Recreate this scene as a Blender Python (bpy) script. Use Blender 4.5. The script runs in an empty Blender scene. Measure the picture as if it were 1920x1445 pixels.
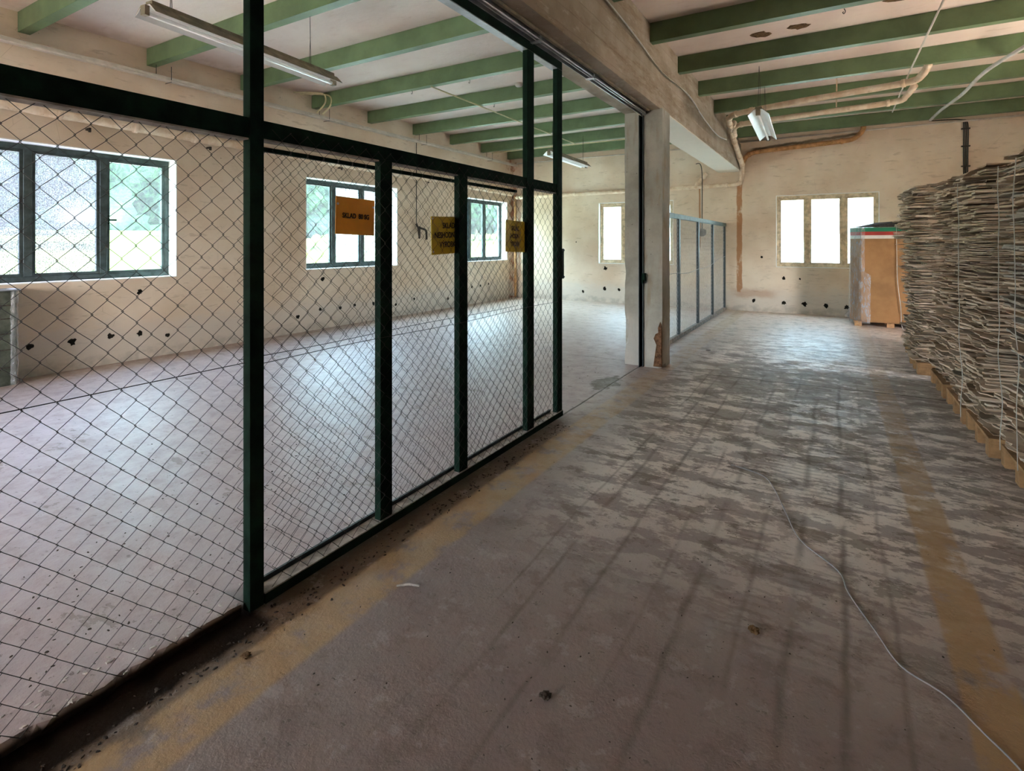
import bpy, bmesh, math, random
from mathutils import Vector, Matrix, noise
random.seed(7)
C = bpy.context.scene.collection
sc = bpy.context.scene
R = math.radians

# ------------------------------------------------------------ camera, world, light, exposure
cam_d = bpy.data.cameras.new('camera'); cam = bpy.data.objects.new('camera', cam_d); C.objects.link(cam)
cam_d.sensor_width = 36; cam_d.lens = 1004/1920*36
cam_d.shift_y = -(722.5-457)/1920
cam_d.clip_start = 0.05; cam_d.clip_end = 400
cam.location = (0, 0, 1.6); cam.rotation_euler = (R(90), 0, R(30.947))
sc.camera = cam
sc.view_settings.view_transform = 'Standard'
sc.view_settings.look = 'None'
sc.view_settings.gamma = 1
sc.view_settings.use_curve_mapping = False
sc.view_settings.exposure = 4.05
w = bpy.data.worlds.new('world'); sc.world = w; w.use_nodes = True
wn = w.node_tree.nodes; wl = w.node_tree.links; wn.clear()
wo = wn.new('ShaderNodeOutputWorld'); bg = wn.new('ShaderNodeBackground'); sky = wn.new('ShaderNodeTexSky')
sky.sky_type = 'NISHITA'; sky.sun_disc = False; sky.sun_elevation = R(50); sky.sun_rotation = R(150)
sky.air_density = 1.0; sky.dust_density = 3.0; sky.ozone_density = 1.0
hs = wn.new('ShaderNodeHueSaturation'); hs.inputs['Saturation'].default_value = 0.30
wl.new(sky.outputs[0], hs.inputs['Color']); wl.new(hs.outputs[0], bg.inputs[0]); wl.new(bg.outputs[0], wo.inputs[0])
bg.inputs[1].default_value = 0.62
sun_d = bpy.data.lights.new('sun', 'SUN'); sun = bpy.data.objects.new('sun', sun_d); C.objects.link(sun)
sun_d.energy = 2.6; sun_d.angle = R(1); sun_d.color = (1.0, 0.93, 0.82)
sun.rotation_euler = (R(32), 0, R(50))
try:
    sc.cycles.use_denoising = True
    sc.cycles.denoiser = 'OPENIMAGEDENOISE'
    sc.cycles.denoising_input_passes = 'RGB_ALBEDO_NORMAL'
    sc.cycles.max_bounces = 14; sc.cycles.diffuse_bounces = 9; sc.cycles.glossy_bounces = 4
    sc.cycles.transparent_max_bounces = 16; sc.cycles.transmission_bounces = 6
    sc.cycles.sample_clamp_indirect = 6.0
    sc.cycles.caustics_reflective = False; sc.cycles.caustics_refractive = False
except Exception:
    pass

# ------------------------------------------------------------ object helpers
def tag(o, label=None, cat=None, group=None, kind=None):
    if label: o['label'] = label
    if cat: o['category'] = cat
    if group: o['group'] = group
    if kind: o['kind'] = kind
    return o

def empty(name, loc=(0, 0, 0), rz=0.0, **k):
    o = bpy.data.objects.new(name, None); C.objects.link(o)
    o.empty_display_size = 0.1
    o.location = loc; o.rotation_euler = (0, 0, rz)
    return tag(o, **k)

class MB:
    def __init__(s): s.v = []; s.f = []
    def add(s, vs, fs):
        b = len(s.v); s.v += [tuple(p) for p in vs]; s.f += [tuple(b+i for i in f) for f in fs]; return s
    def box(s, x0, x1, y0, y1, z0, z1):
        vs = [(x0,y0,z0),(x1,y0,z0),(x1,y1,z0),(x0,y1,z0),(x0,y0,z1),(x1,y0,z1),(x1,y1,z1),(x0,y1,z1)]
        return s.add(vs, [(0,3,2,1),(4,5,6,7),(0,1,5,4),(1,2,6,5),(2,3,7,6),(3,0,4,7)])
    def tube(s, pts, r, n=8, cap=True):
        pts = [Vector(p) for p in pts]; m = len(pts)
        rr = r if isinstance(r, (list, tuple)) else [r]*m
        t0 = (pts[1]-pts[0]).normalized()
        up = Vector((0,0,1)) if abs(t0.z) < .9 else Vector((1,0,0))
        u = t0.cross(up).normalized(); rings = []
        for i, p in enumerate(pts):
            if i == 0: t = pts[1]-pts[0]
            elif i == m-1: t = pts[-1]-pts[-2]
            else: t = (pts[i+1]-pts[i]).normalized()+(pts[i]-pts[i-1]).normalized()
            if t.length < 1e-9: t = pts[min(i+1,m-1)]-pts[i]
            t.normalize(); u = (u - t*u.dot(t)); u.normalize(); v = t.cross(u)
            rings.append([p+(u*math.cos(2*math.pi*k/n)+v*math.sin(2*math.pi*k/n))*rr[i] for k in range(n)])
        b = [q for ring in rings for q in ring]
        fs = [(i*n+k, i*n+(k+1)%n, (i+1)*n+(k+1)%n, (i+1)*n+k) for i in range(m-1) for k in range(n)]
        if cap: fs += [tuple(reversed(range(n))), tuple((m-1)*n+k for k in range(n))]
        return s.add(b, fs)
    def prism(s, poly, axis, a0, a1):
        # poly in the two other axes, extruded along axis
        n = len(poly)
        def P(p, a):
            return {'x': (a, p[0], p[1]), 'y': (p[0], a, p[1]), 'z': (p[0], p[1], a)}[axis]
        vs = [P(p, a0) for p in poly]+[P(p, a1) for p in poly]
        fs = [(i, (i+1) % n, n+(i+1) % n, n+i) for i in range(n)]+[tuple(reversed(range(n))), tuple(range(n, 2*n))]
        return s.add(vs, fs)
    def build(s, name, mat, parent=None, smooth=False, bevel=0.0, **k):
        me = bpy.data.meshes.new(name); me.from_pydata(s.v, [], s.f)
        bm = bmesh.new(); bm.from_mesh(me); bmesh.ops.recalc_face_normals(bm, faces=bm.faces); bm.to_mesh(me); bm.free()
        if smooth:
            for p in me.polygons: p.use_smooth = True
        me.materials.append(mat)
        o = bpy.data.objects.new(name, me); C.objects.link(o)
        if parent: o.parent = parent
        if bevel:
            m = o.modifiers.new('bevel', 'BEVEL'); m.width = bevel; m.segments = 2; m.limit_method = 'ANGLE'
        return tag(o, **k)

def copy_tree(o, parent=None):
    c = o.copy(); C.objects.link(c); c.parent = parent
    for ch in list(o.children): copy_tree(ch, c)
    return c

def smooth_path(pts, sub=6):
    out = []; n = len(pts); P = [Vector(p) for p in pts]
    for i in range(n-1):
        p0 = P[max(i-1,0)]; p1 = P[i]; p2 = P[i+1]; p3 = P[min(i+2,n-1)]
        for k in range(sub):
            t = k/sub
            out.append(0.5*((2*p1)+(p2-p0)*t+(2*p0-5*p1+4*p2-p3)*t*t+(3*p1-p0-3*p2+p3)*t**3))
    out.append(P[-1]); return out

# ------------------------------------------------------------ node helpers
class NT:
    def __init__(s, name):
        s.m = bpy.data.materials.new(name); s.m.use_nodes = True
        s.t = s.m.node_tree; s.t.nodes.clear()
        s.out = s.t.nodes.new('ShaderNodeOutputMaterial')
        s.bs = s.t.nodes.new('ShaderNodeBsdfPrincipled'); s.t.links.new(s.bs.outputs[0], s.out.inputs[0])
        s._pos = None
    def link(s, a, b):
        if isinstance(a, V): a = a.s
        if hasattr(a, 'is_linked'): s.t.links.new(a, b)
        else: b.default_value = a
    def pos(s):
        if s._pos is None:
            g = s.t.nodes.new('ShaderNodeNewGeometry'); s._pos = g.outputs['Position']
        return s._pos
    def objpos(s):
        g = s.t.nodes.new('ShaderNodeTexCoord'); return g.outputs['Object']
    def xyz(s, vec=None):
        n = s.t.nodes.new('ShaderNodeSeparateXYZ'); s.link(vec or s.pos(), n.inputs[0])
        return [V(s, o) for o in n.outputs]
    def comb(s, x, y, z):
        n = s.t.nodes.new('ShaderNodeCombineXYZ')
        for a, i in zip((x, y, z), n.inputs): s.link(a, i)
        return n.outputs[0]
    def scale(s, sx, sy, sz, vec=None):
        n = s.t.nodes.new('ShaderNodeMapping'); s.link(vec or s.pos(), n.inputs[0]); n.inputs['Scale'].default_value = (sx, sy, sz); return n.outputs[0]
    def noise(s, sc_=5, det=4, rough=.55, vec=None, dist=0):
        n = s.t.nodes.new('ShaderNodeTexNoise'); s.link(vec or s.pos(), n.inputs['Vector'])
        n.inputs['Scale'].default_value = sc_; n.inputs['Detail'].default_value = det
        n.inputs['Roughness'].default_value = rough; n.inputs['Distortion'].default_value = dist
        return V(s, n.outputs[0])
    def voro(s, sc_=5, vec=None, feat='F1'):
        n = s.t.nodes.new('ShaderNodeTexVoronoi'); n.feature = feat; s.link(vec or s.pos(), n.inputs['Vector'])
        n.inputs['Scale'].default_value = sc_
        return V(s, n.outputs['Distance'])
    def op(s, kind, a, b=0.0, c=None):
        n = s.t.nodes.new('ShaderNodeMath'); n.operation = kind
        s.link(a, n.inputs[0]); s.link(b, n.inputs[1])
        if c is not None: s.link(c, n.inputs[2])
        return V(s, n.outputs[0])
    def ss(s, x, a, b, lo=0.0, hi=1.0):
        n = s.t.nodes.new('ShaderNodeMapRange'); n.interpolation_type = 'SMOOTHSTEP'
        s.link(x, n.inputs['Value']); s.link(a, n.inputs['From Min']); s.link(b, n.inputs['From Max'])
        n.inputs['To Min'].default_value = lo; n.inputs['To Max'].default_value = hi
        return V(s, n.outputs[0])
    def band(s, x, a, b, soft):      # 1 inside [a,b]
        return s.ss(x, a-soft, a+soft)*s.ss(x, b-soft, b+soft, 1.0, 0.0)
    def mix(s, f, a, b):
        n = s.t.nodes.new('ShaderNodeMix'); n.data_type = 'RGBA'
        s.link(f, n.inputs[0])
        for v, i in ((a, n.inputs[6]), (b, n.inputs[7])):
            if isinstance(v, (tuple, list)): v = (v[0], v[1], v[2], 1)
            s.link(v, i)
        return n.outputs[2]
    def bump(s, h, strength=.3, dist=.01):
        n = s.t.nodes.new('ShaderNodeBump'); n.inputs['Strength'].default_value = strength; n.inputs['Distance'].default_value = dist
        s.link(h, n.inputs['Height']); s.t.links.new(n.outputs[0], s.bs.inputs['Normal'])
    def fin(s, col, rough=.8, spec=.3, metal=0):
        if isinstance(col, tuple): col = (col[0], col[1], col[2], 1)
        s.link(col, s.bs.inputs['Base Color']); s.link(rough, s.bs.inputs['Roughness'])
        s.link(spec, s.bs.inputs['Specular IOR Level']); s.link(metal, s.bs.inputs['Metallic'])
        return s.m

class V:
    def __init__(s, nt, sock): s.nt = nt; s.s = sock
    def __add__(s, o): return s.nt.op('ADD', s, o)
    __radd__ = __add__
    def __sub__(s, o): return s.nt.op('SUBTRACT', s, o)
    def __rsub__(s, o): return s.nt.op('SUBTRACT', o, s)
    def __mul__(s, o): return s.nt.op('MULTIPLY', s, o)
    __rmul__ = __mul__
    def abs(s): return s.nt.op('ABSOLUTE', s)
    def max(s, o): return s.nt.op('MAXIMUM', s, o)
    def min(s, o): return s.nt.op('MINIMUM', s, o)
    def frac(s): return s.nt.op('FRACT', s)
    def sin(s): return s.nt.op('SINE', s)

def simple(name, col, rough=.6, var=.25, scale=8, spec=.3, metal=0, bump=.15, dark=None, bd=.004, obj=False):
    t = NT(name); vec = t.objpos() if obj else None
    n = t.noise(scale, 5, .6, vec); d = dark or tuple(c*(1-var*1.6) for c in col)
    b = tuple(min(1, c*(1+var*.4)) for c in col)
    c = t.mix(t.ss(n, .3, .7), d, b)
    if bump: t.bump(t.noise(scale*6, 4, .6, vec), bump, bd)
    return t.fin(c, rough, spec, metal)

M = {}
M['paint_green'] = simple('green_paint', (.130,.195,.095), .5, .16, 3, .35, bump=.1)
M['frame_dark'] = simple('dark_green_enamel', (.006,.019,.012), .75, .35, 9, .06, bump=.2)
M['frame_grey'] = simple('grey_green_enamel', (.085,.11,.095), .5, .25, 9, .35)
M['wire'] = simple('dark_wire', (.028,.024,.022), .55, .4, 12, .4, .3, bump=0)
M['wire_zinc'] = simple('zinc_wire', (.42,.42,.42), .5, .3, 12, .4, .3, bump=0)
M['dust_and_lit_pale'] = simple('dusty_ledge_lit_underside', (.34,.31,.28), .9, .3, 14)  # pale dust on ledges, also used for rail undersides painted as lit
M['steel'] = simple('pale_steel', (.45,.46,.48), .35, .2, 9, .5, .6)
M['steel_blue'] = simple('blue_grey_steel', (.045,.062,.068), .45, .25, 9, .4, .3)
M['win_dark'] = simple('grey_green_window_paint', (.065,.085,.08), .5, .3, 9, .3)
M['win_cream'] = simple('cream_window_paint', (.64,.51,.34), .6, .25, 12, .25)
M['white_paint'] = simple('white_reveal_paint', (.80,.79,.76), .7, .06, 5, .2)
M['white_plastic'] = simple('off_white_plastic', (.62,.56,.49), .5, .12, 6, .3)
M['cable_black'] = simple('black_cable', (.03,.028,.025), .6, .2, 9, .3, bump=0)
M['cable_white'] = simple('dusty_white_cable', (.55,.52,.48), .5, .15, 9, .3, bump=0)
M['cable_grey'] = simple('grey_floor_cable', (.34,.34,.36), .5, .15, 9, .3, bump=0)
M['conduit_yellow'] = simple('yellowed_conduit', (.62,.55,.33), .5, .15, 6, .3, bump=0)
M['wood'] = simple('pallet_wood', (.44,.26,.13), .75, .25, 9, .2, obj=True)
M['tube'] = simple('glass_tube', (.85,.85,.83), .2, .03, 4, .5, bump=0)
M['reflector'] = simple('enamel_reflector', (.78,.76,.72), .35, .06, 5, .5, bump=0)
M['lamp_back'] = simple('dusty_lamp_back', (.24,.20,.14), .7, .25, 8, .2)
M['dark_hole'] = simple('dark_broken_hole', (.020,.017,.013), .95, .4, 30, .05)
M['rubble'] = simple('pale_rubble', (.55,.51,.48), .9, .3, 30, .1)
M['flake'] = simple('dark_dirt_flake', (.075,.062,.05), .9, .4, 30, .1)
M['leaf'] = simple('dry_leaf', (.16,.10,.05), .8, .4, 30, .1)
M['orange'] = simple('orange_sign', (.80,.34,.02), .5, .07, 6, .3, bump=.05)
M['mustard'] = simple('mustard_sign', (.62,.45,.03), .55, .12, 6, .3, bump=.05)
M['ink'] = simple('black_ink', (.012,.010,.010), .6, .1, 6, .2, bump=0)
M['carton'] = simple('brown_carton', (.31,.165,.07), .75, .14, 3, .2, bump=.1)
M['band_green'] = simple('green_band', (.012,.17,.085), .5, .1, 4, .3, bump=0)
M['band_red'] = simple('red_band', (.36,.035,.025), .5, .1, 4, .3, bump=0)
M['band_white'] = simple('white_band', (.60,.57,.52), .5, .08, 4, .3, bump=0)
M['brick'] = simple('exposed_brick', (.17,.09,.05), .9, .4, 25, .1, bump=.5)
M['bin'] = simple('dark_bin_board', (.09,.10,.075), .7, .35, 6, .2)
M['twine'] = simple('pale_twine', (.55,.56,.53), .6, .1, 6, .3, bump=0)
M['roof_out'] = simple('roofing', (.2,.19,.18), .9, .2, 3)

def pipe_mat(name='plaster_wrapped_pipe', rust=.5):
    t = NT(name)
    a = t.noise(7, 5); b = t.noise(22, 4, .6, dist=1.0)
    c = t.mix(t.ss(a, .35, .68), (.62,.46,.32), (.76,.64,.50))
    c = t.mix(t.ss(b, .60, .74)*rust, c, (.26,.13,.07))
    t.bump(t.noise(30, 6, .6), .5, .01)
    return t.fin(c, .85, .15)
M['pipe'] = pipe_mat()
M['pipe_rust'] = simple('rust_stained_pipe', (.50,.27,.12), .85, .3, 9, .15, bump=.4)

def wall_mat():
    t = NT('aged_wall_plaster'); x, y, z = t.xyz()
    n1 = t.noise(.9, 5, .55); n2 = t.noise(4, 6, .6, t.scale(1, 1, 2.4)); n3 = t.noise(28, 4, .6)
    c = t.mix(t.ss(n1, .3, .7), (.60,.465,.34), (.73,.62,.495))
    c = t.mix(t.ss(n2, .54, .76)*.45, c, (.50,.40,.31))
    c = t.mix(t.ss(t.noise(3.2, 7, .62, t.scale(1, 1, 5)), .60, .66)*.5, c, (.44,.34,.25))
    # greyer, washed plinth zone on the back and left walls
    pl = t.ss(z + n2*.5, .55, .95, 1.0, 0.0)
    c = t.mix(pl*.5, c, (.52,.50,.47))
    low = t.ss(z + n2*.30, .22, .34, 1.0, 0.0)*t.ss(t.noise(6, 5), .35, .6)
    c = t.mix(low*.55, c, (.33,.30,.26))
    # hairline cracks / scratches
    cr = t.ss(t.voro(2.2, t.noise_vec if False else t.scale(1, 1, 1.2), 'DISTANCE_TO_EDGE'), 0, .006, 1.0, 0.0)*t.ss(t.noise(1.3, 2), .55, .65)
    c = t.mix(cr*.5, c, (.3,.22,.16))
    spots = t.ss(t.voro(5.5), .035, .06, 1.0, 0.0)*t.ss(t.noise(2.1, 2), .52, .6)
    c = t.mix(spots*.7, c, (.16,.12,.09))
    # soot line where the wall meets ceiling: rough brush edge
    # rust runs under the pipe (back wall only)
    back = t.ss(y, 13.6, 13.7)
    wob = (t.noise(5, 4) - .5)*.05
    r1 = t.band(x + wob, -1.99, -1.87, .012)*t.band(z + wob*4, .42, 3.05, .05)*t.ss(t.noise(7, 5, .65, t.scale(1,1,.5)), .30, .48)
    r2 = t.band(x + wob*.4, -2.87, -2.83, .01)*t.band(z, 1.5, 3.0, .05)
    r3 = t.band(x + wob*6, -2.05, -1.2, .15)*t.band(z + wob*3, .33, .52, .06)*.45
    c = t.mix((r1*.85).max(r2*.8).max(r3)*back, c, (.37,.155,.055))
    zl = z - x*.07 + (t.noise(6, 5) - .5)*.06
    soot = t.band(zl, 3.93, 3.985, .015)*t.band(x, -1.65, .50, .08)*back
    c = t.mix(soot*.85, c, (.10,.075,.035))
    c = t.mix(t.band(zl, 3.80, 3.90, .05)*t.band(x, -1.6, .55, .1)*back*.35, c, (.42,.22,.12))
    # damp rusty corner of left wall
    rc = t.ss(y + (t.noise(3, 5) - .5)*.9, 13.45, 13.7)*t.ss(x, -8.1, -8.2)*t.ss(t.noise(5, 5), .45, .6)
    c = t.mix(rc*.75, c, (.30,.10,.04))
    t.bump(n2*.6 + n3*.3, .45, .012)
    return t.fin(c, .88, .15)
M['wall'] = wall_mat()

def ceil_mat():
    t = NT('ceiling_plaster'); x, y, z = t.xyz()
    c = t.mix(t.ss(t.noise(.8, 5), .3, .7), (.70,.57,.51), (.80,.70,.63))
    c = t.mix(t.ss(t.noise(3, 6, .6, t.scale(1, 3, 1)), .56, .75)*.4, c, (.52,.37,.30))
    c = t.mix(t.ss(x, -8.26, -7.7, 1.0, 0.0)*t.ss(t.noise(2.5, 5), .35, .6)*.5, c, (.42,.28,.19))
    t.bump(t.noise(12, 6, .6), .35, .015)
    return t.fin(c, .9, .12)
M['ceiling'] = ceil_mat()

def conc_mat():
    t = NT('board_marked_concrete'); x, y, z = t.xyz()
    c = t.mix(t.ss(t.noise(1.6, 6, .6), .3, .7), (.265,.21,.15), (.41,.34,.265))
    c = t.mix(t.ss(t.noise(2.3, 7, .68, t.scale(1, .5, 3)), .50, .66)*.6, c, (.20,.135,.08))
    c = t.mix(t.ss(t.noise(7, 7, .7, t.scale(1, .6, 2)), .56, .66)*.45, c, (.50,.44,.36))
    bd = t.ss((z*6.2 + (t.noise(2, 2) - .5)*.2).frac(), .0, .05, 1.0, 0.0)
    c = t.mix(bd*.35, c, (.22,.17,.13))
    c = t.mix(t.ss(t.voro(16), .05, .11, 1.0, 0.0)*t.ss(t.noise(3, 2), .5, .62)*.8, c, (.12,.10,.08))
    c = t.mix(t.ss(z, 3.352, 3.345)*t.ss(y, 7.2, 7.3)*.9, c, (.72,.66,.57))
    t.bump(t.noise(14, 7, .65)*.8 - bd*.5, .6, .015)
    return t.fin(c, .88, .15)
M['concrete'] = conc_mat()

def col_mat():
    t = NT('grey_column_concrete'); x, y, z = t.xyz()
    c = t.mix(t.ss(t.noise(1.8, 6, .6), .3, .7), (.25,.24,.20), (.43,.41,.36))
    c = t.mix(t.ss(t.noise(3.5, 5, .6, t.scale(2, 2, .4)), .52, .68)*.6, c, (.27,.20,.12))
    c = t.mix(t.ss(t.voro(13), .05, .12, 1.0, 0.0)*t.ss(t.noise(4, 2), .5, .6)*.9, c, (.07,.06,.05))
    c = t.mix(t.ss(z, .1, .9, 1.0, 0.0)*.35, c, (.46,.45,.43))
    t.bump(t.noise(16, 7, .65), .6, .012)
    return t.fin(c, .88, .15)
M['column'] = col_mat()

def floor_mat():
    t = NT('worn_concrete_floor'); x, y, z = t.xyz()
    big = t.noise(.55, 5, .55); med = t.noise(2.6, 7, .62); fine = t.noise(22, 6, .65); spk = t.noise(70, 3, .6)
    c = t.mix(t.ss(big, .3, .7), (.285,.225,.222), (.335,.272,.258))
    c = t.mix(t.ss(med, .40, .66)*.45, c, (.345,.30,.28))
    c = t.mix(t.ss(fine, .56, .72)*.35, c, (.17,.135,.12))
    left = t.ss(x, -2.25, -2.1, 1.0, 0.0)
    c = t.mix(left*.65, c, (.37,.305,.32))
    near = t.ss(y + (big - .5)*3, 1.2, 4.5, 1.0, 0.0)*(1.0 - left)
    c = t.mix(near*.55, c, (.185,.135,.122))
    aisle0 = t.ss(x, -2.0, -1.6)
    c = t.mix(t.ss(y, 6.5, 11.5)*.78, c, (.68,.55,.455))  # far floor whitened: light from the back windows put into the colour
    c = t.mix(t.band(y, 3.2, 8.5, 1.4)*aisle0*.45, c, (.45,.395,.365))  # mid aisle lightened in the colour to stand in for daylight
    # brown band along the left wall, brown dirt along the fence
    lw = t.ss(x + (med - .5)*.3, -8.1, -7.55, 1.0, 0.0)
    c = t.mix(lw*.75, c, (.27,.18,.125))
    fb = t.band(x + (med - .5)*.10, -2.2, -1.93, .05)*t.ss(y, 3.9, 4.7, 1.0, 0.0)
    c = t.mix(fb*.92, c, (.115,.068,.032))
    kerb_shade = t.band(x + (t.noise(4, 6, .7) - .5)*.12, -2.26, -2.03, .022)*t.ss(y, 1.40, 1.46, 1.0, 0.0)*t.ss(z, .030, .044, 1.0, 0.0)  # shade below the kerb edge, painted near-black into the floor colour
    # scaled-off darker patches, stretched across the aisle
    aisle = t.ss(x, -2.0, -1.6)
    pn = t.noise(3.4, 9, .70, t.scale(.8, 1.35, 1), .3)
    zone = t.band(y + (big - .5)*2.4, 4.6, 8.3, .7)*aisle
    pt = t.ss(pn + zone*.055, .560, .572)
    pf = aisle*t.band(y, 2.6, 12.0, .8)*(1.0 - t.band(y + (big-.5)*3, 8.6, 12, .5)*.5)
    patch = pt*pf
    # main damp band
    damp = t.band(y + (med - .5)*1.1 - x*.25, 6.35, 7.9, .10)*t.band(x + (big-.5), -1.3, 1.2, .15)*t.ss(t.noise(7, 6, .65), .40, .47)
    patch = patch.max(damp*.9)
    patch = patch.max(t.ss(t.noise(2.0, 8, .66, t.scale(.8, 1.6, 1)), .63, .645)*left*.8)
    pale = t.ss(t.noise(4.5, 9, .72, t.scale(.7, 1.5, 1)), .47, .52)*aisle*t.band(y, 3.0, 10.5, 1.0)*t.band(x, -1.5, 1.1, .25)
    c = t.mix(pale*.85, c, (.84,.77,.71))  # pale scrapes, mostly window reflections painted into the colour
    mot = t.noise(5.5, 8, .72)
    c = t.mix(t.ss(mot, .53, .60)*.42*(1.0-left*.6), c, (.17,.13,.115))
    c = t.mix(t.ss(t.noise(8.5, 7, .7), .56, .62)*.35, c, (.42,.37,.36))
    chip = t.ss(t.noise(17, 6, .72, t.scale(1, 1.5, 1)), .615, .64)
    c = t.mix(chip*.6, c, (.09,.07,.055))
    c = t.mix(patch*.72, c, (.19,.165,.135))
    # small pits
    pit = t.ss(t.noise(11, 5, .7, t.scale(1, 1.6, 1)), .655, .69)
    c = t.mix(pit*.75, c, (.075,.055,.045))
    # tyre and fork marks along the aisle
    wob = (t.noise(.8, 3) - .5)*.10
    tr = None
    for cx_, wd, st in ((-1.30,.010,.6),(-1.18,.014,.8),(-.96,.014,.85),(-.72,.012,.6),(-.56,.018,.8),(-.34,.014,.6),(-.15,.02,.8),(.045,.017,1.0),(.22,.012,.6)):
        l = t.ss((x + wob - cx_ - 0.0).abs(), 0.0, wd*1.6, 1.0, 0.0)*st
        tr = l if tr is None else tr.max(l)
    tr = tr*t.ss(t.noise(1.7, 4, .6, t.scale(3, .7, 1)), .36, .56)*t.band(y, 1.4, 7.2, .6)
    c = t.mix(tr*.72, c, (.115,.088,.07))
    band_ = t.band(x + wob, -.50, .12, .04).max(t.band(x + wob, -1.15, -.98, .03)*.7)
    rib = ((y*105.0 + (t.noise(14, 3) - .5)*4 + (x*26).sin()*.5).sin()*.5 + .5)*band_*t.band(y, 2.2, 6.6, .5)*t.ss(t.noise(1.6, 3), .38, .55)
    c = t.mix(t.ss(rib, .45, .9)*.35, c, (.13,.10,.085))
    # yellow lane lines
    worn = t.ss(t.noise(5, 7, .65), .34, .52)
    yl = t.band(x + (med-.5)*.05, -1.98, -1.74, .02)*(t.ss(y, 3.0, 6.5, .85, .45))
    yr = t.band(x + (med-.5)*.04, .385, .565, .012)*(t.ss(y, 3.0, 9.0, .9, .35))
    c = t.mix(yl.max(yr)*worn*.95, c, (.41,.265,.125))
    # joints
    jw = (t.noise(3.5, 5, .6) - .5)*.10
    j1 = t.ss((x + 2.165 + jw*.25).abs(), .004, .014, 1.0, 0.0)*t.band(y, 4.45, 6.9, .02)
    j2 = t.ss((y - 6.93 + jw*1.6 - x*.05).abs(), .006, .020, 1.0, 0.0)*t.ss(x, -1.9, -1.85)
    j3 = t.ss((y - 7.95 + jw*2.6 + x*.12).abs(), .006, .024, 1.0, 0.0)*t.band(x, -.9, 1.4, .1)*t.ss(t.noise(2, 3), .4, .5)
    j4 = t.ss((y - 7.10 + jw*.3).abs(), .004, .012, 1.0, 0.0)*t.ss(x, -2.4, -2.35, 1.0, 0.0)
    j5 = t.ss((x + 5.1 + jw*.3).abs(), .003, .010, 1.0, 0.0)*left
    jt = j1.max(j2).max(j3*.8).max(j4*.8).max(j5*.0)
    hole = t.ss(((x + 2.24).abs()*2.6 + (y - 5.85).abs()*1.0 + (t.noise(9, 6, .7)-.5)*.9), .35, .5, 1.0, 0.0)
    c = t.mix(jt*.9, c, (.06,.045,.03))
    c = t.mix(hole*.9, c, (.085,.065,.04))
    c = t.mix(kerb_shade*.95, c, (.012,.009,.007))
    rough = t.ss(mot, .35, .65, .30, .55) + patch*.2 + near*.05
    h = med*.30 + fine*.35 + spk*.12 - patch*.25 - pit*.5 - chip*.4 + mot*.3 - tr*.22 - t.ss(rib, .3, .8)*.14 - jt*1.0 - hole*1.6
    t.bump(h, .55, .02)
    return t.fin(c, rough + kerb_shade*.4, (1.0 - kerb_shade*.95)*.45)
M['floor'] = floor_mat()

def card_mat(name, a, b, dk):
    t = NT(name); oi = t.t.nodes.new('ShaderNodeObjectInfo'); rnd = V(t, oi.outputs['Random'])
    p = t.objpos()
    ox = t.comb(rnd*37.0, rnd*11.0, rnd*5.0)
    va = t.t.nodes.new('ShaderNodeVectorMath'); t.link(p, va.inputs[0]); t.link(ox, va.inputs[1]); q = va.outputs[0]
    lay = t.noise(1.0, 2, .5, t.scale(1.2, 1.2, 90, q))
    c = t.mix(t.ss(lay, .35, .65), a, b)
    c = t.mix(t.ss(t.noise(1.0, 3, .6, t.scale(5, 5, 55, q)), .55, .62)*.8, c, dk)
    c = t.mix(t.ss(t.noise(1.0, 3, .6, t.scale(3, 3, 70, t.scale(1,1,1,q))), .38, .34)*.7, c, tuple(min(1, v*1.35) for v in b))
    t.bump(t.noise(1.0, 5, .7, t.scale(60, 60, 180, q)), .4, .006)
    return t.fin(c, .85, .12)
M['card'] = card_mat('torn_cardboard', (.47,.35,.245), (.76,.65,.53), (.15,.10,.055))
M['card_grey'] = card_mat('grey_cardboard', (.42,.38,.32), (.62,.58,.52), (.20,.16,.12))

def pane_mat(name, frost, tint, lo=1.0, scale=60):
    t = NT(name); nd = t.t.nodes; L = t.t.links
    nd.remove(t.bs)
    tr = nd.new('ShaderNodeBsdfTransparent')
    n = t.noise(scale, 4, .7)
    k = t.ss(n, .40, .58, lo, 1.0)
    L.new(t.mix(k, (0, 0, 0), tint), tr.inputs[0])
    gl = nd.new('ShaderNodeBsdfGlossy'); gl.inputs['Roughness'].default_value = .08; gl.inputs[0].default_value = (.9,.95,1,1)
    tl = nd.new('ShaderNodeBsdfTranslucent'); tl.inputs[0].default_value = (.80,.88,.95,1)
    m1 = nd.new('ShaderNodeMixShader'); m1.inputs[0].default_value = frost
    L.new(tr.outputs[0], m1.inputs[1]); L.new(tl.outputs[0], m1.inputs[2])
    m2 = nd.new('ShaderNodeMixShader'); m2.inputs[0].default_value = .04
    L.new(m1.outputs[0], m2.inputs[1]); L.new(gl.outputs[0], m2.inputs[2])
    L.new(m2.outputs[0], t.out.inputs[0])
    return t.m
M['pane_clear'] = pane_mat('clear_glass', .02, (.78,.95,.97))
M['pane_frost'] = pane_mat('patterned_glass', .05, (.80,.86,1.0), .22, 85)
M['pane_pale'] = pane_mat('dusty_glass', .16, (.76,.94,1.0), .7, 40)

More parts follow.
